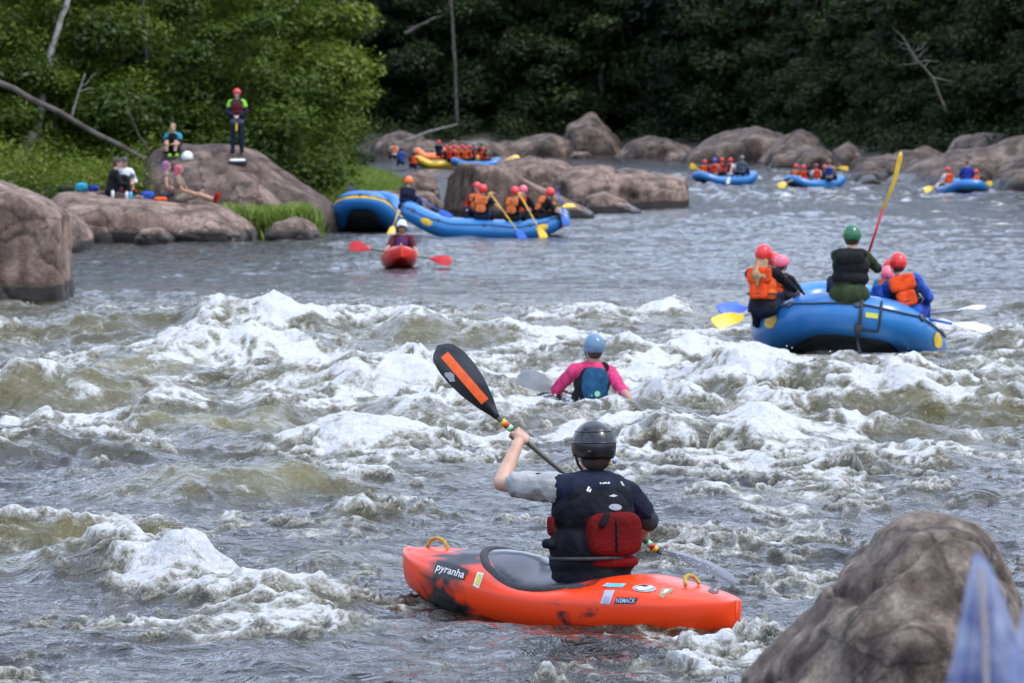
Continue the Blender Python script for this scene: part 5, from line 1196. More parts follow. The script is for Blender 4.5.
link('upper_back_pad', prims([('b', on_back(600, 503, 22.03), (.34, .10, .19), tr0, 3)], .008, 3, 'panel'), M['black_vest'], vest)
link('centre_seam', prims([('b', on_back(617, 537, 21.895), (.012, .02, .18), tr0, 4)], .006, 1, 'seam'), M['black_vest'], vest)
link('back_handle', prims([('b', on_back(605, 521, 21.87), (.035, .03, .09), tr0 @ Euler((0, .5, 0)).to_quaternion(), 3)], .006, 2, 'handle'), M['black_vest'], vest)
link('side_buckle', prims([('b', lp(551, 527, 21.98), (.035, .05, .10), tr0, 3)], .008, 2, 'buckle'), M['red_nylon'], vest)
link('side_strap', prims([('b', lp(549, 545, 21.98), (.06, .09, .05), tr0, 3)], .008, 2, 'strap'), M['black_vest'], vest)
b = bmesh.new(); tube(b, [J['waist']-up0*.055+rt0*math.cos(t)*(.176+v)+fw0*math.sin(t)*(.145+v+.0) for t in np.linspace(0, 2*math.pi, 33)], .010, 6); link('waist_strap', bm_mesh(b, 'strap'), M['strap'], vest)
bpy.context.view_layer.update()
def multi_decal(name, m, poly=None, textobj=None, off=.003):
    best = None; o = Vector((0, 0, CAMH)); c = poly[0] if poly else tuple(mesh_co(textobj)[0, :2]*np.array([1, -1])); d = (W(c[0], c[1], 20)-o).normalized()
    for t in [vest]+list(vest.children)+[x for x in p0.children if x.name.startswith('shirt')]:
        if t.type != 'MESH' or 'decal' in t: continue
        h = bvh_world(t).ray_cast(o, d)
        if h[0] is not None and (best is None or h[3] < best[0]): best = (h[3], t)
    if best is None: return
    t = best[1]; x = decal(name, t, m, poly, textobj, off=off); x['decal'] = 1
    if t.parent == vest: mw = x.matrix_world.copy(); x.parent = vest
multi_decal('reflective_tab', M['d_white'], [(586.5, 491.5), (590.5, 483.5), (592, 484.5), (588, 492.5)]); multi_decal('reflective_tab', M['d_white'], [(589, 492.8), (592.8, 485.3), (594, 486), (590.2, 493.5)])
multi_decal('reflective_tab', M['d_grey'], [(620, 482.5), (622, 482), (627, 491), (625.5, 492)])
multi_decal('logo', M['d_white'], textobj=text_mesh('NRS', (600, 485), (610, 484.6), 1.8, .02), off=.004)
multi_decal('round_logo', M['d_grey'], ell(615.5, 508, 6.5, 3.2, 3)); multi_decal('logo', M['d_grey'], [(609, 497), (614, 495.2), (618, 496.8), (614, 498)])
# helmet details
hel = [c for c in p0.children if c.name.startswith('helmet')][0]; hr0 = J['hrot']
def hv0(x, y, z): return J['head']+hr0 @ Vector((x, y, z))

link('helmet_tab', prims([('b', hv0(.045, -.118, -.062), (.02, .02, .02), hr0, 3)], .005, 1, 'tab'), M['gold'], hel); link('helmet_tab', prims([('b', hv0(.065, -.108, -.055), (.022, .02, .02), hr0, 3)], .005, 1, 'tab'), M['bluep'], hel)
b = bmesh.new()
for th_, rr_ in ((1.42, .0045), (.95, .0032)):
    tube(b, [hv0(.1085*math.sin(th_)*math.sin(t), -.008+.1305*math.sin(th_)*math.cos(t), .022+.1262*math.cos(th_)) for t in np.linspace(0, 2*math.pi, 49)], rr_, 6)
link('helmet_ridge', bm_mesh(b, 'ridge'), M['h_black'], hel)
for az_, th_ in ((2.5, 1.75), (3.78, 1.75), (1.6, 1.9), (4.7, 1.9)):
    n_v = Vector((math.sin(th_)*math.sin(az_), math.sin(th_)*math.cos(az_), math.cos(th_))); pv_ = Vector((.108*n_v.x, -.008+.130*n_v.y, .022+.126*n_v.z))
    link('vent', prims([('s', hv0(*pv_), (.012, .012, .007))], .004, 1, 'vent'), M['strap'], hel)
# paddle
pad, bl_ = kayak_paddle('long black double-bladed paddle with an orange strip on its raised blade', pa, pb, 'carbon', 'blackp', (0, -1, .1), (-.3, -.5, .8), bl=.53, sc=.88)
place(bl_[0], pa-pad.location, Vector((-59, 0, 71)), (0.05, -1, 0)); place(bl_[1], pb-pad.location, Vector((.80, .15, -.34)), (.1, -.3, .9))
def strip(t0, t1, c0, c1, hw, m, name):
    bm = bmesh.new(); rows = []
    for i in range(13):
        f = i/12; t = t0+(t1-t0)*f; c = c0+(c1-c0)*f; rows.append([bm.verts.new((c+s*hw, t*.53, .03*math.sin(t*math.pi)+.0125+.002*math.cos(s))) for s in (-1, -.5, 0, .5, 1)])
    for A, B in zip(rows, rows[1:]):
        for k in range(4): bm.faces.new((A[k], A[k+1], B[k+1], B[k]))
    link(name, bm_mesh(bm, name), m, bl_[0])
strip(.22, .88, .004, -.002, .0255, M['d_orange'], 'orange_strip')
bm = bmesh.new(); C = [bm.verts.new((-.058+.021*math.cos(q)*(1+.25*math.cos(3*q)), .53*.66+.034*math.sin(q)*(1+.2*math.sin(4*q)), .03*math.sin(.66*math.pi)+.0115)) for q in np.linspace(0, 2*math.pi, 18, endpoint=False)]; bm.faces.new(C); link('grey_emblem', bm_mesh(bm, 'emblem'), M['d_grey'], bl_[0])
for f, mm in ((.035, 'yellow'), (.055, 'redp'), (.075, 'd_green'), (.945, 'd_green'), (.965, 'redp'), (.985, 'yellow')):
    b = bmesh.new(); c = pa.lerp(pb, f)-pad.location; tube(b, [c-ax*.012, c+ax*.012], .020, 12); link('grip_band', bm_mesh(b, 'band'), M[mm], pad)


# ------------------------------------------------------------------ the pink-sleeved kayaker in the white water
O1 = Vector((W(590, 400, 38.5).x, 38.5, -.19))
def lq(px, py, d): return W(px, py, d)-O1
J = joints(lean=(0, .06), twist=-.25, look=-.2, legs='kayak', z0=.09)
J['neck'] = lq(594, 365, 38.5); J['head'] = lq(594, 348.5, 38.52); J['chest'] = lq(592, 381, 38.5); J['waist'] = lq(590, 399, 38.5); J['pelvis'] = lq(589, 414, 38.5)
J['shL'] = lq(574, 371, 38.45); J['shR'] = lq(610, 373, 38.6); J['elL'] = lq(556, 390, 38.65); J['haL'] = lq(560, 392, 39.0); J['elR'] = lq(622, 390, 38.2); J['haR'] = lq(634, 403, 37.7)
p1 = person('paddler in a blue helmet, pink sleeves and blue vest deep in the white water', 'kayakers', O1, 0, J, dict(shirt='pink', sleeve=.62, vest='steel', helmet='h_blue', skin='tan', hair='brown', trousers='black', vest_side='black'), voxel=.011)
tr1 = Matrix((J['rt'], J['fw'], J['up'])).transposed().to_quaternion(); v1 = [c for c in p1.children if c.name.startswith('life_vest')][0]
link('blue_back_panel', prims([('b', J['chest']-J['up']*.03-J['fw']*.125, (.27, .08, .32), tr1, 3)], .01, 3, 'panel'), M['steel'], v1)
b = bmesh.new(); cc = J['chest']-J['up']*.125-J['fw']*.164+J['rt']*.01; C = [b.verts.new(cc+J['rt']*.028*math.cos(q)+J['up']*.028*math.sin(q)) for q in np.linspace(0, 2*math.pi, 16, endpoint=False)]; b.faces.new(C); link('round_badge', bm_mesh(b, 'badge'), M['d_green'], v1)
kay1, _, _ = build_kayak('dark kayak swamped under the paddler with pink sleeves', (O1.x-.1, 38.6, -.36), math.radians(35), M['hull_dark'], pitch=.0)
pq, pr = W(560, 390, 39.0), W(628, 411, 38.25)
pd1, b1 = kayak_paddle('grey-bladed paddle held low in the foam by the pink-sleeved paddler', pq+(pq-pr)*.05, pr+(pr-pq)*.02, 'carbon', 'greyp', (.2, -1, .3), (0, -.2, 1), bl=.42, sc=.95)
place(b1[0], b1[0].location, Vector((-.9, .15, .28)), (.1, -1, .35)); place(b1[1], b1[1].location, Vector((.8, -.3, -.5)), (0, -.4, 1))

# ------------------------------------------------------------------ red kayak facing the camera
zr = -.06
kay2, _, _ = build_kayak('small red kayak coming head-on with the white-helmeted paddler', (W(399, 200, 78.2).x, 78.2, zr), math.radians(184), M['hull_red'], pitch=math.radians(4), roll=0)
O2 = Vector((W(402, 200, 78.4).x, 78.4, zr+.05)); a2, b2 = W(370, 249, 77.9), W(431, 258.5, 77.75)
J = joints(lean=(.0, .05), twist=.0, legs='kayak', z0=.09, look=.05)
R180 = Matrix.Rotation(-math.pi, 3, 'Z')
g1 = R180 @ (a2.lerp(b2, .27)-O2); g2 = R180 @ (a2.lerp(b2, .76)-O2); axl = R180 @ (b2-a2).normalized()
for k, g in (('R', g1), ('L', g2)): J['el'+k], J['ha'+k] = ik(J['sh'+k], g, .29, .25, (.6 if k == 'R' else -.6, -.2, -.6))
person('paddler in a white helmet and sunglasses facing the camera in the small red kayak', 'kayakers', O2, math.pi, J, dict(shirt='maroon', sleeve=.55, helmet='h_white', skin='tan', vest='plum', glasses=True, trousers='black'), voxel=.014, grips={'R': (g1, axl, (0, -.5, .6), 1), 'L': (g2, axl, (0, -.5, .6), -1)})
kayak_paddle('red-bladed kayak paddle held across the small red kayak', a2, b2, 'carbon', 'redp', (.1, -1, .35), (-.1, -1, .5), bl=.44, sc=1.05)

# ------------------------------------------------------------------ rafts and rafters
def rafter(label, group, hx, hy, d, yaw, fit, lean=(0, .05), s=1.0, look=0, arms=None, twist=0, voxel=.02, nod=0, hand_w=None, legs='sit', pole=None, grips_w=None, name='person', girth=1.0):
    """place a seated figure so that its head is at picture point (hx,hy), d metres away. hand_w: world hand targets"""
    J = joints(lean, twist, look, nod, arms, legs, pole); Rz = Matrix.Rotation(yaw, 3, 'Z'); loc = W(hx, hy, d)-Rz @ (J['head']*s); gr = {}
    inv = Rz.inverted()
    for k, tgt in (hand_w or {}).items():
        t = (inv @ (Vector(tgt)-loc))/s; sd = 1 if k == 'R' else -1
        J['el'+k], J['ha'+k] = ik(J['sh'+k], t, .29, .265, (pole or {}).get(k, (sd*.8, -.3, -.7)))
    for k, (tgt, axw) in (grips_w or {}).items():
        t = (inv @ (Vector(tgt)-loc))/s; a_ = inv @ Vector(axw); sd = 1 if k == 'R' else -1; bk = (J['sh'+k]-t); 
        J['el'+k], J['ha'+k] = ik(J['sh'+k], t, .29, .25, (pole or {}).get(k, (sd*.8, -.3, -.7))); gr[k] = (t, a_, (J['el'+k]-t).normalized()+Vector((0, 0, .3)), sd)
    return person(label, group, loc, yaw, J, fit, voxel, s=s, grips=gr, name=name, face=voxel < .03, girth=girth)
GR = 'rafters'; VC = dict(vest_style='cushion')
# right raft
raftR, onR, zkR = raft('blue raft at the right with an olive-jacketed guide on its near end', (W(846, 300, 49.30).x, 49.3, -.14), math.radians(-3), L=4.2, Wd=2.4, r=.28, kick=.34, roll=.10, pitch=.0, stripe=None)
n_ = 72; i0 = 54
bpy.context.view_layer.update()
b = bmesh.new(); P = [onR(i0+.25, a_, .02) for a_ in np.linspace(1.1, -1.3, 14)]; tube(b, P, .022, 6); link('stern_strap', bm_mesh(b, 'strap'), M['strap'], raftR)
b = bmesh.new(); P = [onR(i0+1.6, a_, .02) for a_ in np.linspace(.9, -.6, 10)]+[onR(i0+.3, -.6, .025)]; tube(b, P, .014, 6); link('stern_strap', bm_mesh(b, 'strap'), M['strap'], raftR)
b = bmesh.new(); c = onR(i0+.2, -.5, .03); rbox_into(b, c, (.10, .06, .14), None, 3, 2); link('buckle', bm_mesh(b, 'buckle'), M['strap'], raftR)
b = bmesh.new(); vs4 = [b.verts.new(onR(i0+.9+u, a_, .008)) for u, a_ in ((-.35, .25), (.45, .25), (.45, .02), (-.35, .02))]; b.faces.new(vs4); link('maker_label', bm_mesh(b, 'label'), M['d_yellow'], raftR)
b = bmesh.new(); q0 = onR(i0+.2, -1.1, .02); tube(b, [q0, q0+Vector((.03, -.05, -.12)), q0+Vector((.09, -.12, -.3))], .018, 6); link('trailing_line', bm_mesh(b, 'line'), M['strap'], raftR)
pA0, pA1 = W(803, 297, 48.30), W(714, 325, 47.30); raft_paddle('yellow-bladed paddle stuck out over the left side of the right raft', pA0, pA1, 'alu', 'yellow', (.1, -.8, .6), bl=.5)
pB0, pB1 = W(806, 300, 49.60), W(719, 311, 48.50); raft_paddle('blue-bladed paddle just behind the yellow blade left of the right raft', pB0, pB1, 'alu', 'bluep', (.1, -.8, .6), bl=.5)
pC0, pC1 = W(903, 314, 48.10), W(990, 331, 47.20); raft_paddle('blue-shafted paddle with a pale blade dipped at the right of the right raft', pC0, pC1, 'bluep', 'whitep', (.1, -.5, .9), bl=.55)
pD0, pD1 = W(905, 316, 49.40), W(984, 308, 48.50); raft_paddle('grey-shafted paddle reaching over the water right of the right raft', pD0, pD1, 'alu', 'whitep', (.1, -.4, 1), bl=.4)
pG0, pG1 = W(864, 268, 47.90), W(900.5, 152, 47.60); raft_paddle('tall red-shafted guide paddle with a yellow blade held upright in the right raft', pG0, pG1, 'redp', 'yellow', (.97, -.45, .2), bl=.72, grip_m='redp')
rafter('woman with long blond hair, red helmet and orange vest in the right raft', GR, 764, 255.5, 47.80, math.radians(-12), dict(shirt='black', sleeve=1, vest='orange_vest', vest_side='orange_vest', helmet='h_red', hair='blond', hair_style='long', trousers='navy', shoes='black', **VC), lean=(.0, .10), s=.95, voxel=.013, look=.25, hand_w={'R': pA0, 'L': W(785, 305, 48.10)}, twist=.2)
rafter('child in a pink helmet and orange vest beside the blond woman in the right raft', GR, 782, 264, 49.30, math.radians(-25), dict(shirt='black', sleeve=1, vest='orange_vest', vest_side='black', helmet='h_pink', hair='brown', trousers='navy', **VC), lean=(.08, .08), s=.80, voxel=.013, look=.4, hand_w={'R': pB0, 'L': W(796, 303, 49.00)})
rafter('person in a red helmet hidden between blond woman and pink-helmeted child', GR, 774, 262, 50.40, math.radians(-10), dict(shirt='navy', sleeve=1, vest='orange_vest', helmet='h_red', trousers='navy', **VC), s=.85)
guide = rafter('guide in green helmet, olive jacket on the near end of the right raft', 'raft guides', 852, 236.5, 47.50, math.radians(2), dict(shirt='olive', sleeve=1, vest='black', helmet='h_green', hair='brown', trousers='navy', shoes='black'), lean=(.06, .08), s=1.02, voxel=.012, look=.15, hand_w={'L': W(848, 275, 48.00)}, grips_w={'R': (W(866.5, 260, 47.89), (pG1-pG0))}, legs='sit', girth=1.25)
link('vest_yoke', prims([('b', (-.01, -.085, .52), (.34, .16, .16), None, 3), ('c', (-.12, -.03, .57), (.14, -.03, .57), .07, .07)], .014, 3, 'yoke'), M['black'], [c for c in guide.children if c.name.startswith('life_vest')][0])
link('jacket_hem', prims([('s', (0, 0, .09), (.245, .20, .17))], .014, 2, 'hem'), M['olive'], guide)
rafter('rafter in blue shirt and orange vest at the right of the right raft', GR, 898, 264, 47.80, math.radians(-8), dict(shirt='blue', sleeve=1, vest='orange_vest', vest_side='black', helmet='h_red', hair='brown', trousers='royal', shoes='black', **VC), lean=(-.30, .12), s=.98, voxel=.013, look=-.2, hand_w={'L': pC0, 'R': W(925, 305, 48.00)}, twist=-.1)
rafter('small child in a pink helmet tucked behind the blue-shirted rafter in the right raft', GR, 887.5, 275, 49.10, math.radians(-10), dict(shirt='blue', sleeve=1, vest='blue', helmet='h_pink', trousers='navy', **VC), s=.78, voxel=.016)
rafter('person in a red helmet just peeking out behind the small pink-helmeted child', GR, 890, 268, 50.40, math.radians(-10), dict(shirt='teal', sleeve=1, vest='orange_vest', helmet='h_red', trousers='navy', **VC), s=.82, voxel=.02, hand_w={'R': pD0})
# centre: the long raft seen from its side and the one moored behind it
raftC, onC, zkC = raft('long blue raft seen from the side in front of the outcrop with three orange-vested rafters', (W(484, 200, 101).x, 101, -.10), math.radians(-90), L=4.35, Wd=2.0, r=.26, kick=.40, pitch=-.05)
raftL, _, _ = raft('empty-looking blue raft with a yellow stripe, end-on left of the long raft', (W(369, 200, 107).x, 107.2, -.02), math.radians(175), L=4.2, Wd=2.0, r=.29, kick=.52, stripe='yellow', detail=False, pitch=.02)
P1t, P1b = W(490, 193, 100.3), W(525, 241, 99.3); raft_paddle('yellow-shafted paddle with a dark blade dipping beside the long raft', P1t, P1b, 'yellow', 'bluep', (.1, -1, .2), bl=.42)
P2t, P2b = W(519, 193, 100.3), W(546, 241, 99.2); raft_paddle('yellow paddle with a yellow blade dipping beside the long raft', P2t, P2b, 'yellow', 'yellow', (.1, -1, .2), bl=.45)
P3t, P3b = W(557, 188, 100.6), W(567, 226, 100.2); raft_paddle('blue-shafted paddle upright at the right tip of the long raft', P3t, P3b, 'bluep', 'bluep', (.3, -1, 0), bl=.4)
P4t, P4b = W(546, 210, 102.3), W(575, 205, 102.8); raft_paddle('yellow-bladed paddle lying out over the far side of the long raft', P4t, P4b, 'yellow', 'yellow', (0, -.6, 1), bl=.4, L=1)
P5t, P5b = W(418, 197, 101), W(452, 219, 100.9); raft_paddle('blue paddle held low by the orange-helmeted guide', P5t, P5b, 'bluep', 'bluep', (0, -1, .3), bl=.4)
P6t, P6b = W(400, 207, 103), W(389.5, 238, 102.4); raft_paddle('yellow-bladed paddle hanging down between the two blue rafts', P6t, P6b, 'yellow', 'yellow', (.1, -1, 0), bl=.4)
P7t, P7b = W(375, 203, 106), W(347, 187, 106); raft_paddle('black-bladed paddle sticking up from the end-on raft', P7t, P7b, 'carbon', 'blackp', (0, -1, .4), bl=.4)
OV = dict(vest='orange_vest', vest_side='black', **VC)
rafter('first orange-vested rafter from the left in the long raft, back to the camera, red helmet', GR, 483, 190, 100.4, math.radians(-12), dict(shirt='navy', sleeve=.3, helmet='h_red', trousers='navy', skin='tan', **OV), s=1.02, voxel=.018, lean=(.05, .05), hand_w={'R': P1t.lerp(P1b, .35), 'L': P1t.lerp(P1b, .03)})
rafter('red-helmeted rafter half hidden behind the first one in the long raft, red sleeve', GR, 477, 187.5, 102.2, math.radians(160), dict(shirt='redcloth', sleeve=1, helmet='h_red', trousers='navy', **OV), s=1.0, voxel=.022)
rafter('second orange-vested rafter of the long raft, red helmet beside a pink one', GR, 515, 192, 100.4, math.radians(-20), dict(shirt='black', sleeve=.4, helmet='h_red', trousers='black', skin='tan', **OV), s=1.0, voxel=.018, lean=(.10, .08), hand_w={'R': P2t.lerp(P2b, .35), 'L': P2t.lerp(P2b, .03)})
rafter('rafter in a pink helmet on the far side of the long raft', GR, 523.5, 190.5, 102.2, math.radians(-30), dict(shirt='black', sleeve=1, helmet='h_pink', trousers='black', **OV), s=1.0, voxel=.022)
rafter('orange-vested rafter leaning far forward at the right end of the long raft', GR, 550.5, 193.5, 100.5, math.radians(-75), dict(shirt='black', sleeve=.4, helmet='h_red', trousers='black', skin='tan', **OV), s=1.0, voxel=.018, lean=(0, .55), nod=.1, hand_w={'R': P3t.lerp(P3b, .72), 'L': P3t})
rafter('guide in an orange helmet and navy jacket on the left end of the long raft', 'raft guides', 409, 181.5, 101.3, math.radians(-35), dict(shirt='navy', sleeve=1, helmet='h_orange', trousers='navy', vest='navy'), s=.98, voxel=.018, lean=(.1, .1), hand_w={'R': P5t, 'L': P5t.lerp(P5b, .2)}, girth=1.2)
# far rafts, each with its crew
def far_raft(label, px, d, yaw, kick=.35, pitch=0, L=4.2, Wd=2.0, m='raft_blue', z=-.08, **k):
    return raft(label, (W(px, 200, d).x, d, float(base_level(np.array([float(d)]))[0])+z), math.radians(yaw), L=L, Wd=Wd, kick=kick, pitch=pitch, detail=False, rope=False, m=m, **k)
far_raft('blue raft carrying five people, leftmost of the three rafts in the far riffle', 725, 190, -58, L=3.45, Wd=1.7, r=.22, kick=.28)
far_raft('blue raft in the far riffle whose guide wears a brown hat', 815, 183, -60, L=3.05, Wd=1.6, r=.21, kick=.26)
far_raft('blue raft at the far right, end-on below the slanting slab', 961, 168, 8, kick=.26, L=3.4, Wd=1.95, r=.24)
def fr(label, hx, hy, d, yaw, hc, vest, shirt, s=1.0, skin='tan', style='cushion', sleeve=.3, cap=False, lean=(0, .06), arms=None, tr_='navy', group='people in the far rafts'):
    f = dict(helmet=hc, shirt=shirt, sleeve=sleeve, trousers=tr_, skin=skin)
    if vest: f.update(vest=vest, vest_side=vest, vest_style=style)
    if cap: f['cap'] = True
    return rafter(label, group, hx, hy, d, math.radians(yaw), f, s=s, voxel=.034, lean=lean, arms=arms)
a_ = 190
fr('rafter in an orange vest and red helmet, leftmost in the five-person far raft', 704.6, 162.5, a_+.3, -10, 'h_red', 'orange_vest', 'black')
fr('rafter in a blue helmet and red vest in the five-person far raft', 714.6, 161, a_, -20, 'h_royal', 'red_vest', 'khaki')
fr('rafter in a red helmet and dark shirt in the middle of the five-person far raft', 722, 160.5, a_+.8, -30, 'h_red', 'red_vest', 'black')
fr('rafter in a red helmet with a pale paddle, fourth in the five-person far raft', 730.6, 160.8, a_, -30, 'h_red', 'redcloth', 'white')
fr('guide in a grey helmet and slate top at the right of the five-person far raft', 742, 158.5, a_-.2, -25, 'h_grey', 'slate', 'slate', sleeve=1)
raft_paddle('yellow paddle sticking out left of the five-person far raft', W(704, 172, a_), W(690, 165, a_-.5), 'yellow', 'yellow', (0, -1, .2), bl=.4, sc=1.5)
raft_paddle('pale paddle slanting across the five-person far raft', W(732, 166, a_-.7), W(727, 184, a_-1.2), 'whitep', 'whitep', (.5, -1, 0), bl=.4)
b_ = 183
fr('leftmost rafter of the second far raft, red helmet over an orange vest', 796, 167, b_+.2, -15, 'h_red', 'orange_vest', 'black')
fr('second rafter from the left in the second far raft, deep red vest', 803.6, 168, b_-.5, -15, 'h_red', 'red_vest', 'black')
fr('rafter in a dark helmet and white shirt in the middle of the second far raft', 816, 166.5, b_+.4, 10, 'h_maroon', 'red_vest', 'white')
fr('rafter in a red helmet beside the brown-hatted guide', 824.5, 167.5, b_+.8, -20, 'h_red', 'black', 'black')
fr('guide in a brown hat and blue vest at the right of the second far raft', 829.4, 162.5, b_-.5, -20, 'h_brown', 'royal', 'khaki', cap=True, s=1.05)
raft_paddle('yellow guide paddle held level at the right of the second far raft', W(826, 167, b_-1), W(848, 168.5, b_-1), 'yellow', 'yellow', (0, -1, .2), bl=.45)
raft_paddle('yellow paddle blade dipping at the left end of the second far raft', W(800, 176, b_-.8), W(778, 187, b_-1.4), 'yellow', 'yellow', (0, -1, .3), bl=.5, sc=1.5)
c_ = 168
fr('rafter in a red helmet and orange vest at the left of the rightmost raft', 947.4, 170, c_-.3, 20, 'h_red', 'orange_vest', 'white', sleeve=.9)
fr('guide in a dark cap and royal blue top in the rightmost raft', 966.5, 163.5, c_-1, 0, 'h_black', None, 'royal', sleeve=1, cap=True, s=1.05)
fr('rafter in a red helmet and orange vest at the right of the rightmost raft', 975.8, 172.5, c_-.2, -10, 'h_red', 'orange_vest', 'black')
raft_paddle('yellow paddle dipping left of the rightmost raft', W(943, 182, c_-.7), W(924, 191, c_-1.4), 'yellow', 'yellow', (0, -1, .3), bl=.5, sc=1.3)
raft_paddle('yellow paddle sticking out right of the rightmost raft', W(976, 183, c_), W(992, 183.5, c_-.5), 'yellow', 'yellow', (0, -1, .3), bl=.4, sc=1.2)
# the crowd of rafts in the distance behind the grass
g_ = 228; far_raft('yellow raft in the distant crowd of rafters', 437, g_+2, -70, m='raft_yellow', kick=.3, L=2.8, z=.05, r=.22, Wd=1.6); far_raft('blue raft in the distant crowd of rafters', 476, g_-2, -80, kick=.25, z=.05, L=2.9, r=.22, Wd=1.6); far_raft('small yellow raft poking out right of the distant blue one', 498, g_, -75, m='raft_yellow', L=2.6, Wd=1.5, z=.0)
far_raft('orange raft stacked behind the distant yellow one', 430, g_+6, -80, m='raft_orange' if 'raft_orange' in M else 'orange_vest', L=2.0, Wd=1.5, z=.35)
GG = 'crowd of distant rafters'
crowd = [(439, 142.5, 'h_red', 'navy', 'navy', 'standing-tall rafter in navy at the left of the distant crowd'), (446.8, 147, 'h_red', 'orange_vest', 'black', 'orange-vested rafter right of the navy one in the distant crowd'),
 (450.5, 149, 'h_red', 'red_vest', 'black', 'red-vested rafter low between two others, third in the distant crowd'), (454.5, 147, 'h_red', 'orange_vest', 'khaki', 'fourth rafter of the distant crowd, below the tan hat'),
 (458.5, 149, 'h_red', 'orange_vest', 'black', 'fifth helmet from the left in the distant crowd'), (462.5, 147, 'h_red', 'orange_vest', 'navy', 'sixth helmet, left of the centre of the distant crowd'),
 (466, 149, 'h_red', 'orange_vest', 'black', 'seventh helmet, in the centre of the distant crowd'), (470, 147.5, 'h_red', 'orange_vest', 'black', 'eighth helmet, right of the centre of the distant crowd'),
 (476, 148, 'h_red', 'orange_vest', 'black', 'ninth helmet from the left in the distant crowd'), (483, 149.5, 'h_red', 'red_vest', 'black', 'rightmost red helmet of the distant crowd'),
 (454, 143, 'h_brown', 'khaki', 'khaki', 'person in a tan hat standing out above the distant crowd'), (474, 145, 'h_turq', 'slate', 'slate', 'guide in a teal helmet in the distant crowd'), (482, 144.5, 'h_green', 'olive', 'olive', 'guide in a green helmet at the right of the distant crowd'),
 (401, 149.5, 'h_black', 'blue', 'blue', 'dark-haired person in blue left of the distant crowd'), (414, 154, 'h_black', 'orange_vest', 'navy', 'dark figure with an orange strap left of the yellow raft'), (394, 143.5, 'h_brown', 'orange_vest', 'white', 'person in white and orange at the far left of the distant crowd')]
protoC = {}
for i, (x, y, hc, ve, sh, lb) in enumerate(crowd):
    dd = g_+(-1.5 if y > 148 else 1.2)+(.6*(i % 3))
    key = (hc, ve, sh)
    if key in protoC:
        src, sx, sy, sd_ = protoC[key]; o = copy_tree(src); o.location = src.location+(W(x, y, dd)-W(sx, sy, sd_)); o.rotation_euler.z += ((i*37) % 9-4)*.12; tag(o, lb)
    else:
        o = fr(lb, x, y, dd, -10+(i*53) % 50-25, hc, ve, sh, group=GG, s=1.0); protoC[key] = (o, x, y, dd)
# ------------------------------------------------------------------ people on the shore
def shore(label, hx, d, yaw, J, fit, s=1.0, voxel=.018, z=None, dx=0, **k):
    x = W(hx, 0, d).x; z = top_z(x, d) if z is None else z
    return person(label, 'people resting on the left bank', (x, d, z), math.radians(yaw), J, fit, voxel, s=s, **k)
J = joints(stand=True, arms={'R': (.06, .22, 1.02), 'L': (-.06, .22, 1.02)}, pole={'R': (1, -.4, -.2), 'L': (-1, -.4, -.2)}, nod=-.1)
man = shore('man standing on the dark rock in a red helmet, lime-shouldered jacket and red vest', 237.5, 105.2, 180, J, dict(shirt='navy', shoulders='lime', sleeve=1, vest='maroon', vest_side='maroon', helmet='h_red', trousers='navy', shoes='black', skin='skin'), s=.98, girth=1.2)
link('grey_waist', prims([('s', (0, .02, .88), (.20, .16, .14))], .02, 2, 'waist'), M['slate'], man); link('yellow_tether', prims([('c', (0, .15, .85), (.01, .16, .62), .022, .028)], .012, 1, 'tether'), M['yellow'], man)
b = bmesh.new(); o_ = empty('gear_tray', (W(238, 0, 104.5).x, 104.5, top_z(W(238, 0, 104.5).x, 104.5)+.05)); rbox_into(b, (0, 0, 0), (.5, .3, .12), None, 5, 3); link('black_base', bm_mesh(b), M['strap'], o_); b = bmesh.new(); rbox_into(b, (-.01, -.01, .05), (.42, .26, .06), Euler((.15, 0, 0)).to_quaternion(), 4, 3); link('white_top', bm_mesh(b), M['d_white'], o_); tag(o_, 'flat white-topped black gear bag lying at the standing man\'s feet', 'bag')
J = joints(legs='bent', lean=(0, .22), arms={'R': (.10, .46, .30), 'L': (-.10, .46, .30)}, z0=.1)
shore('fair-haired boy in a turquoise and black top sitting with knees up beside a white helmet', 174.5, 105.2, 172, J, dict(shirt='black', shoulders='teal', sleeve=.6, hair='blond', hair_style='short', trousers='black', leg=.5, skin='skin', shoes='black'), s=.92)
xx = W(187.5, 0, 104.8).x; tz = top_z(xx, 104.8); o_ = link('spare_helmet', dome((0, 0, 0), (.16, .18, .16), Quaternion(), river_cut, th=.012), M['h_white']); o_.location = (xx, 104.8, tz+.07); tag(o_, 'round white helmet lying on the rock beside the seated boy', 'helmet')
link('padding', prims([('s', (0, 0, 0), (.12, .14, .12))], .02, 1, 'padding'), M['strap'], o_)
xx = W(174, 0, 105).x; o_ = empty('neon_shoes', (xx, 104.93, top_z(xx, 104.93)+.03))
for sx_ in (-.09, .09): link('shoe', prims([('c', (sx_, 0, .04), (sx_, -.16, .03), .05, .045)], .012, 1, 'shoe'), M['lime'], o_)
tag(o_, 'pair of lime green shoes at the feet of the seated boy', 'shoes')
def bag(name, label, px, d, size, m, cat, dz=0, strap=True):
    x = W(px, 0, d).x; o = empty(name, (x, d, top_z(x, d)-.02+dz)); r_ = random.Random(int(px))
    me = prims([('b', (0, 0, size[2]/2), size, None, 2.8), ('b', (size[0]*.2, -.02, size[2]*.55), (size[0]*.6, size[1]*.9, size[2]*.8), Euler((0, .3, 0)).to_quaternion(), 2.5)], .016, 2, name)
    link('bag_body' if cat == 'bag' else 'cloth_body', me, M[m], o)
    if strap: b = bmesh.new(); tube(b, [(-size[0]*.2, 0, size[2]*.9), (0, 0, size[2]*1.15), (size[0]*.2, 0, size[2]*.9)], .014, 6); link('strap', bm_mesh(b), M['strap'], o)
    tag(o, label, cat); return o
dL = 96.6
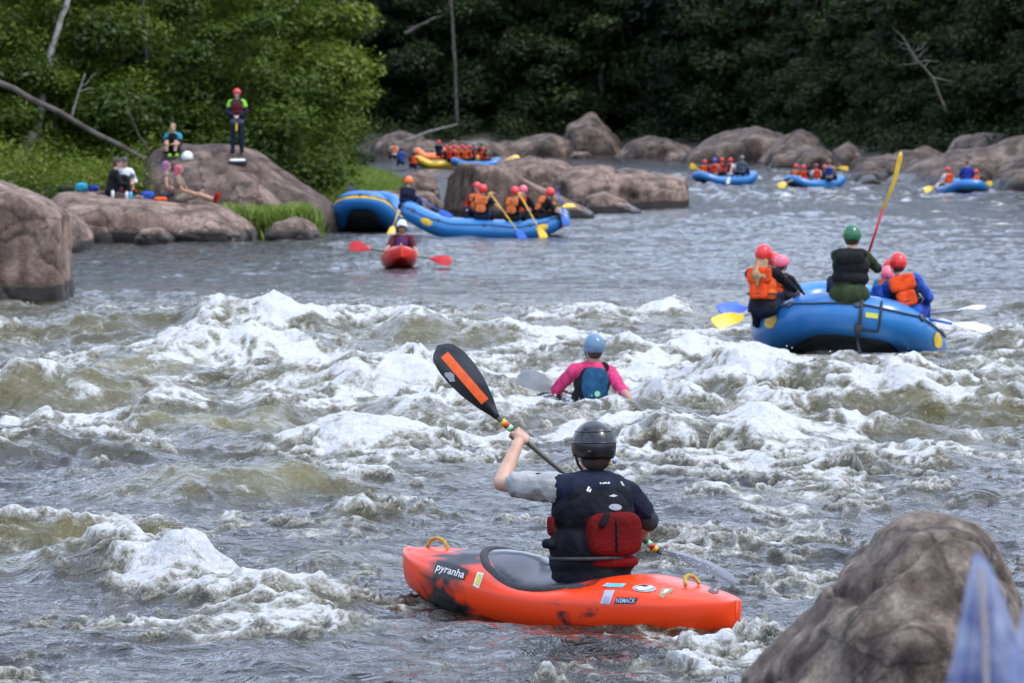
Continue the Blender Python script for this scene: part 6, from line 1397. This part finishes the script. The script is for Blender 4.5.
J = joints(legs='straight', lean=(0, -.06), arms={'R': (.14, .34, .22), 'L': (-.14, .34, .22)}, nod=-.15)
shore('woman with a rose head wrap sunbathing on the ledge, legs stretched out and red shoes', 180, dL, -97, J, dict(shirt='patt', sleeve=.25, hair='rose', hair_style='full', skin='tan', trousers='khaki', leg=.3, shoes='redcloth'), s=1.02, voxel=.016)
J = joints(legs='straight', lean=(0, .02), arms={'R': (.18, .20, .12), 'L': (-.16, .30, .18)}, nod=.1)
shore('woman with purple hair sitting just left of the sunbather with the rose head wrap', 165.5, dL+.3, -80, J, dict(shirt='patt', sleeve=.0, hair='purple', hair_style='full', skin='skin', trousers='slate', leg=.3), s=1.0, voxel=.016)
J = joints(legs='bent', lean=(0, .25), arms={'R': (.12, .42, .28), 'L': (-.12, .42, .28)}, nod=.25)
shore('brown-haired man in black hunched with his knees up at the left of the ledge', 110.5, dL-.2, -75, J, dict(shirt='black', sleeve=1, hair='brown', hair_style='short', trousers='black', skin='skin', shoes='black'), s=1.04, voxel=.016)
J = joints(legs='bent', lean=(0, .12), arms={'R': (.12, .40, .26), 'L': (-.12, .40, .26)}, nod=.1)
shore('woman in a white shirt and dark cap beside the man in black', 123.5, dL+.6, -160, J, dict(shirt='white', sleeve=.6, hair='brown', hair_style='nape', helmet='h_black', cap=True, trousers='slate', leg=.6, skin='skin', shoes='redcloth'), s=1.0, voxel=.016)
bag('day_bag', 'blue bag standing on the ledge between the couple and the two women', 148, dL, (.34, .24, .26), 'blue', 'bag')
bag('day_bag', 'green bag lying at the left end of the ledge', 66, dL+.4, (.46, .3, .2), 'olive', 'bag'); bag('day_bag', 'bright blue roundish bag beside the green one at the left of the ledge', 82, dL+.2, (.3, .26, .24), 'teal', 'bag'); bag('day_bag', 'small dark blue bag right behind the man in black', 94, dL+.3, (.24, .2, .18), 'royal', 'bag')
bag('towel', 'crumpled orange and cream towel behind the purple-haired woman', 161, dL-.1, (.34, .26, .12), 'orange_vest', 'towel', strap=False)
bag('towel', 'crumpled white towel beside the blue bag', 138, dL-.1, (.3, .2, .07), 'khaki', 'towel', strap=False)
for px, m_, lb in ((113, 'd_white', 'small white bottle standing in front of the man in black'), (131, 'd_cyan', 'teal bottle standing in front of the woman in the white shirt'), (127, 'd_white', 'white cup beside the teal bottle')):
    x = W(px, 0, dL-.5).x; o_ = empty('bottle', (x, dL-.5, top_z(x, dL-.5)-.01)); b = bmesh.new(); tube(b, [(0, 0, 0), (0, 0, .15), (0, 0, .18), (0, 0, .2)], [.04, .04, .03, .018], 12); link('bottle_body', bm_mesh(b), M[m_], o_)
    b = bmesh.new(); tube(b, [(0, 0, .2), (0, 0, .235)], .02, 10); link('cap', bm_mesh(b), M['strap'], o_); tag(o_, lb, 'bottle')

# ------------------------------------------------------------------ sheer blue cloth on sticks, close to the camera
def mat_cloth():
    m = bpy.data.materials.new('sheer_blue_cloth'); m.use_nodes = True; t = m.node_tree; L = t.links.new; o = t.nodes['Material Output']; t.nodes.remove(t.nodes['Principled BSDF'])
    d = NN(m, 'ShaderNodeBsdfDiffuse'); tr = NN(m, 'ShaderNodeBsdfTranslucent'); tp = NN(m, 'ShaderNodeBsdfTransparent')
    n = NN(m, 'ShaderNodeTexNoise'); n.inputs['Scale'].default_value = 12; tcn = NN(m, 'ShaderNodeTexCoord'); L(tcn.outputs['Object'], n.inputs['Vector'])
    r = NN(m, 'ShaderNodeValToRGB'); r.color_ramp.elements[0].color = (.14, .19, .42, 1); r.color_ramp.elements[1].color = (.55, .62, .80, 1); r.color_ramp.elements[0].position = .35; r.color_ramp.elements[1].position = .65; L(n.outputs['Fac'], r.inputs[0])
    L(r.outputs[0], d.inputs[0]); L(r.outputs[0], tr.inputs[0]); ms = NN(m, 'ShaderNodeMixShader'); ms.inputs[0].default_value = .5; L(d.outputs[0], ms.inputs[1]); L(tr.outputs[0], ms.inputs[2])
    m2 = NN(m, 'ShaderNodeMixShader'); m2.inputs[0].default_value = .22; L(ms.outputs[0], m2.inputs[1]); L(tp.outputs[0], m2.inputs[2]); L(m2.outputs[0], o.inputs['Surface']); return m
M['cloth_blue'] = mat_cloth()
def cloth_peak(label, px, py, d, w_bot, H, seed, lean=0):
    top = W(px, py, d); r_ = random.Random(seed); o = empty('blue_cloth', top); b = bmesh.new(); nr, nk = 46, 150; rows = []
    ph = [r_.uniform(0, 6.28) for _ in range(6)]
    for i in range(nr):
        zz = H*(i/(nr-1))**1.3; q = min(1.6, zz/.2); wl = .006+w_bot*.72*q**.95; wr_ = .007+w_bot*1.1*q**.62; row = []
        for k in range(nk+1):
            u = -1+2*k/nk; fold = math.sin(9.5*u+ph[0]+.9*math.sin(3*u+ph[1]+q)+.5*q); fine = math.sin(23*u+ph[2]+1.5*q)
            x = u*(wl if u < 0 else wr_)+.16*w_bot*min(1, q)*math.sin(8*u+ph[3]-.6*q)
            y = (.022*fold+.006*fine+.01*math.sin(5*q+ph[4]+2*u))*min(1, q*1.6)
            row.append(b.verts.new((x+lean*zz/H, y, -zz+.006*(1-u*u)*(i == 0)-.012*q*math.cos(4*u+ph[5])*(i > 0))))
        rows.append(row)
    for A, B in zip(rows, rows[1:]):
        for k in range(nk): b.faces.new((A[k], A[k+1], B[k+1], B[k]))
    me = bm_mesh(b, 'cloth'); link('cloth', me, M['cloth_blue'], o)
    g0 = float(ground_z(np.array([top.x]), np.array([top.y]))[0]); b = bmesh.new(); tube(b, [(lean*.6+.004, -.09, g0-top.z-.1), (lean*.3+.004, -.075, -.3), (lean*.15+.004, -.052, -.12), (.004, -.018, -.02)], .0045, 8); link('stick', bm_mesh(b, 'stick'), M['deadwood'], o)
    tag(o, label, 'cloth', 'blue cloths in the foreground')
cloth_peak('sheer blue cloth peak in front of the right side of the lichen-spotted foreground boulder', 979, 557, 6.4, .062, .62, 1, .02)
cloth_peak('second sheer blue cloth cut off by the right edge of the picture', 1040, 566, 6.6, .055, .62, 4, -.01)
bpy.context.view_layer.update()
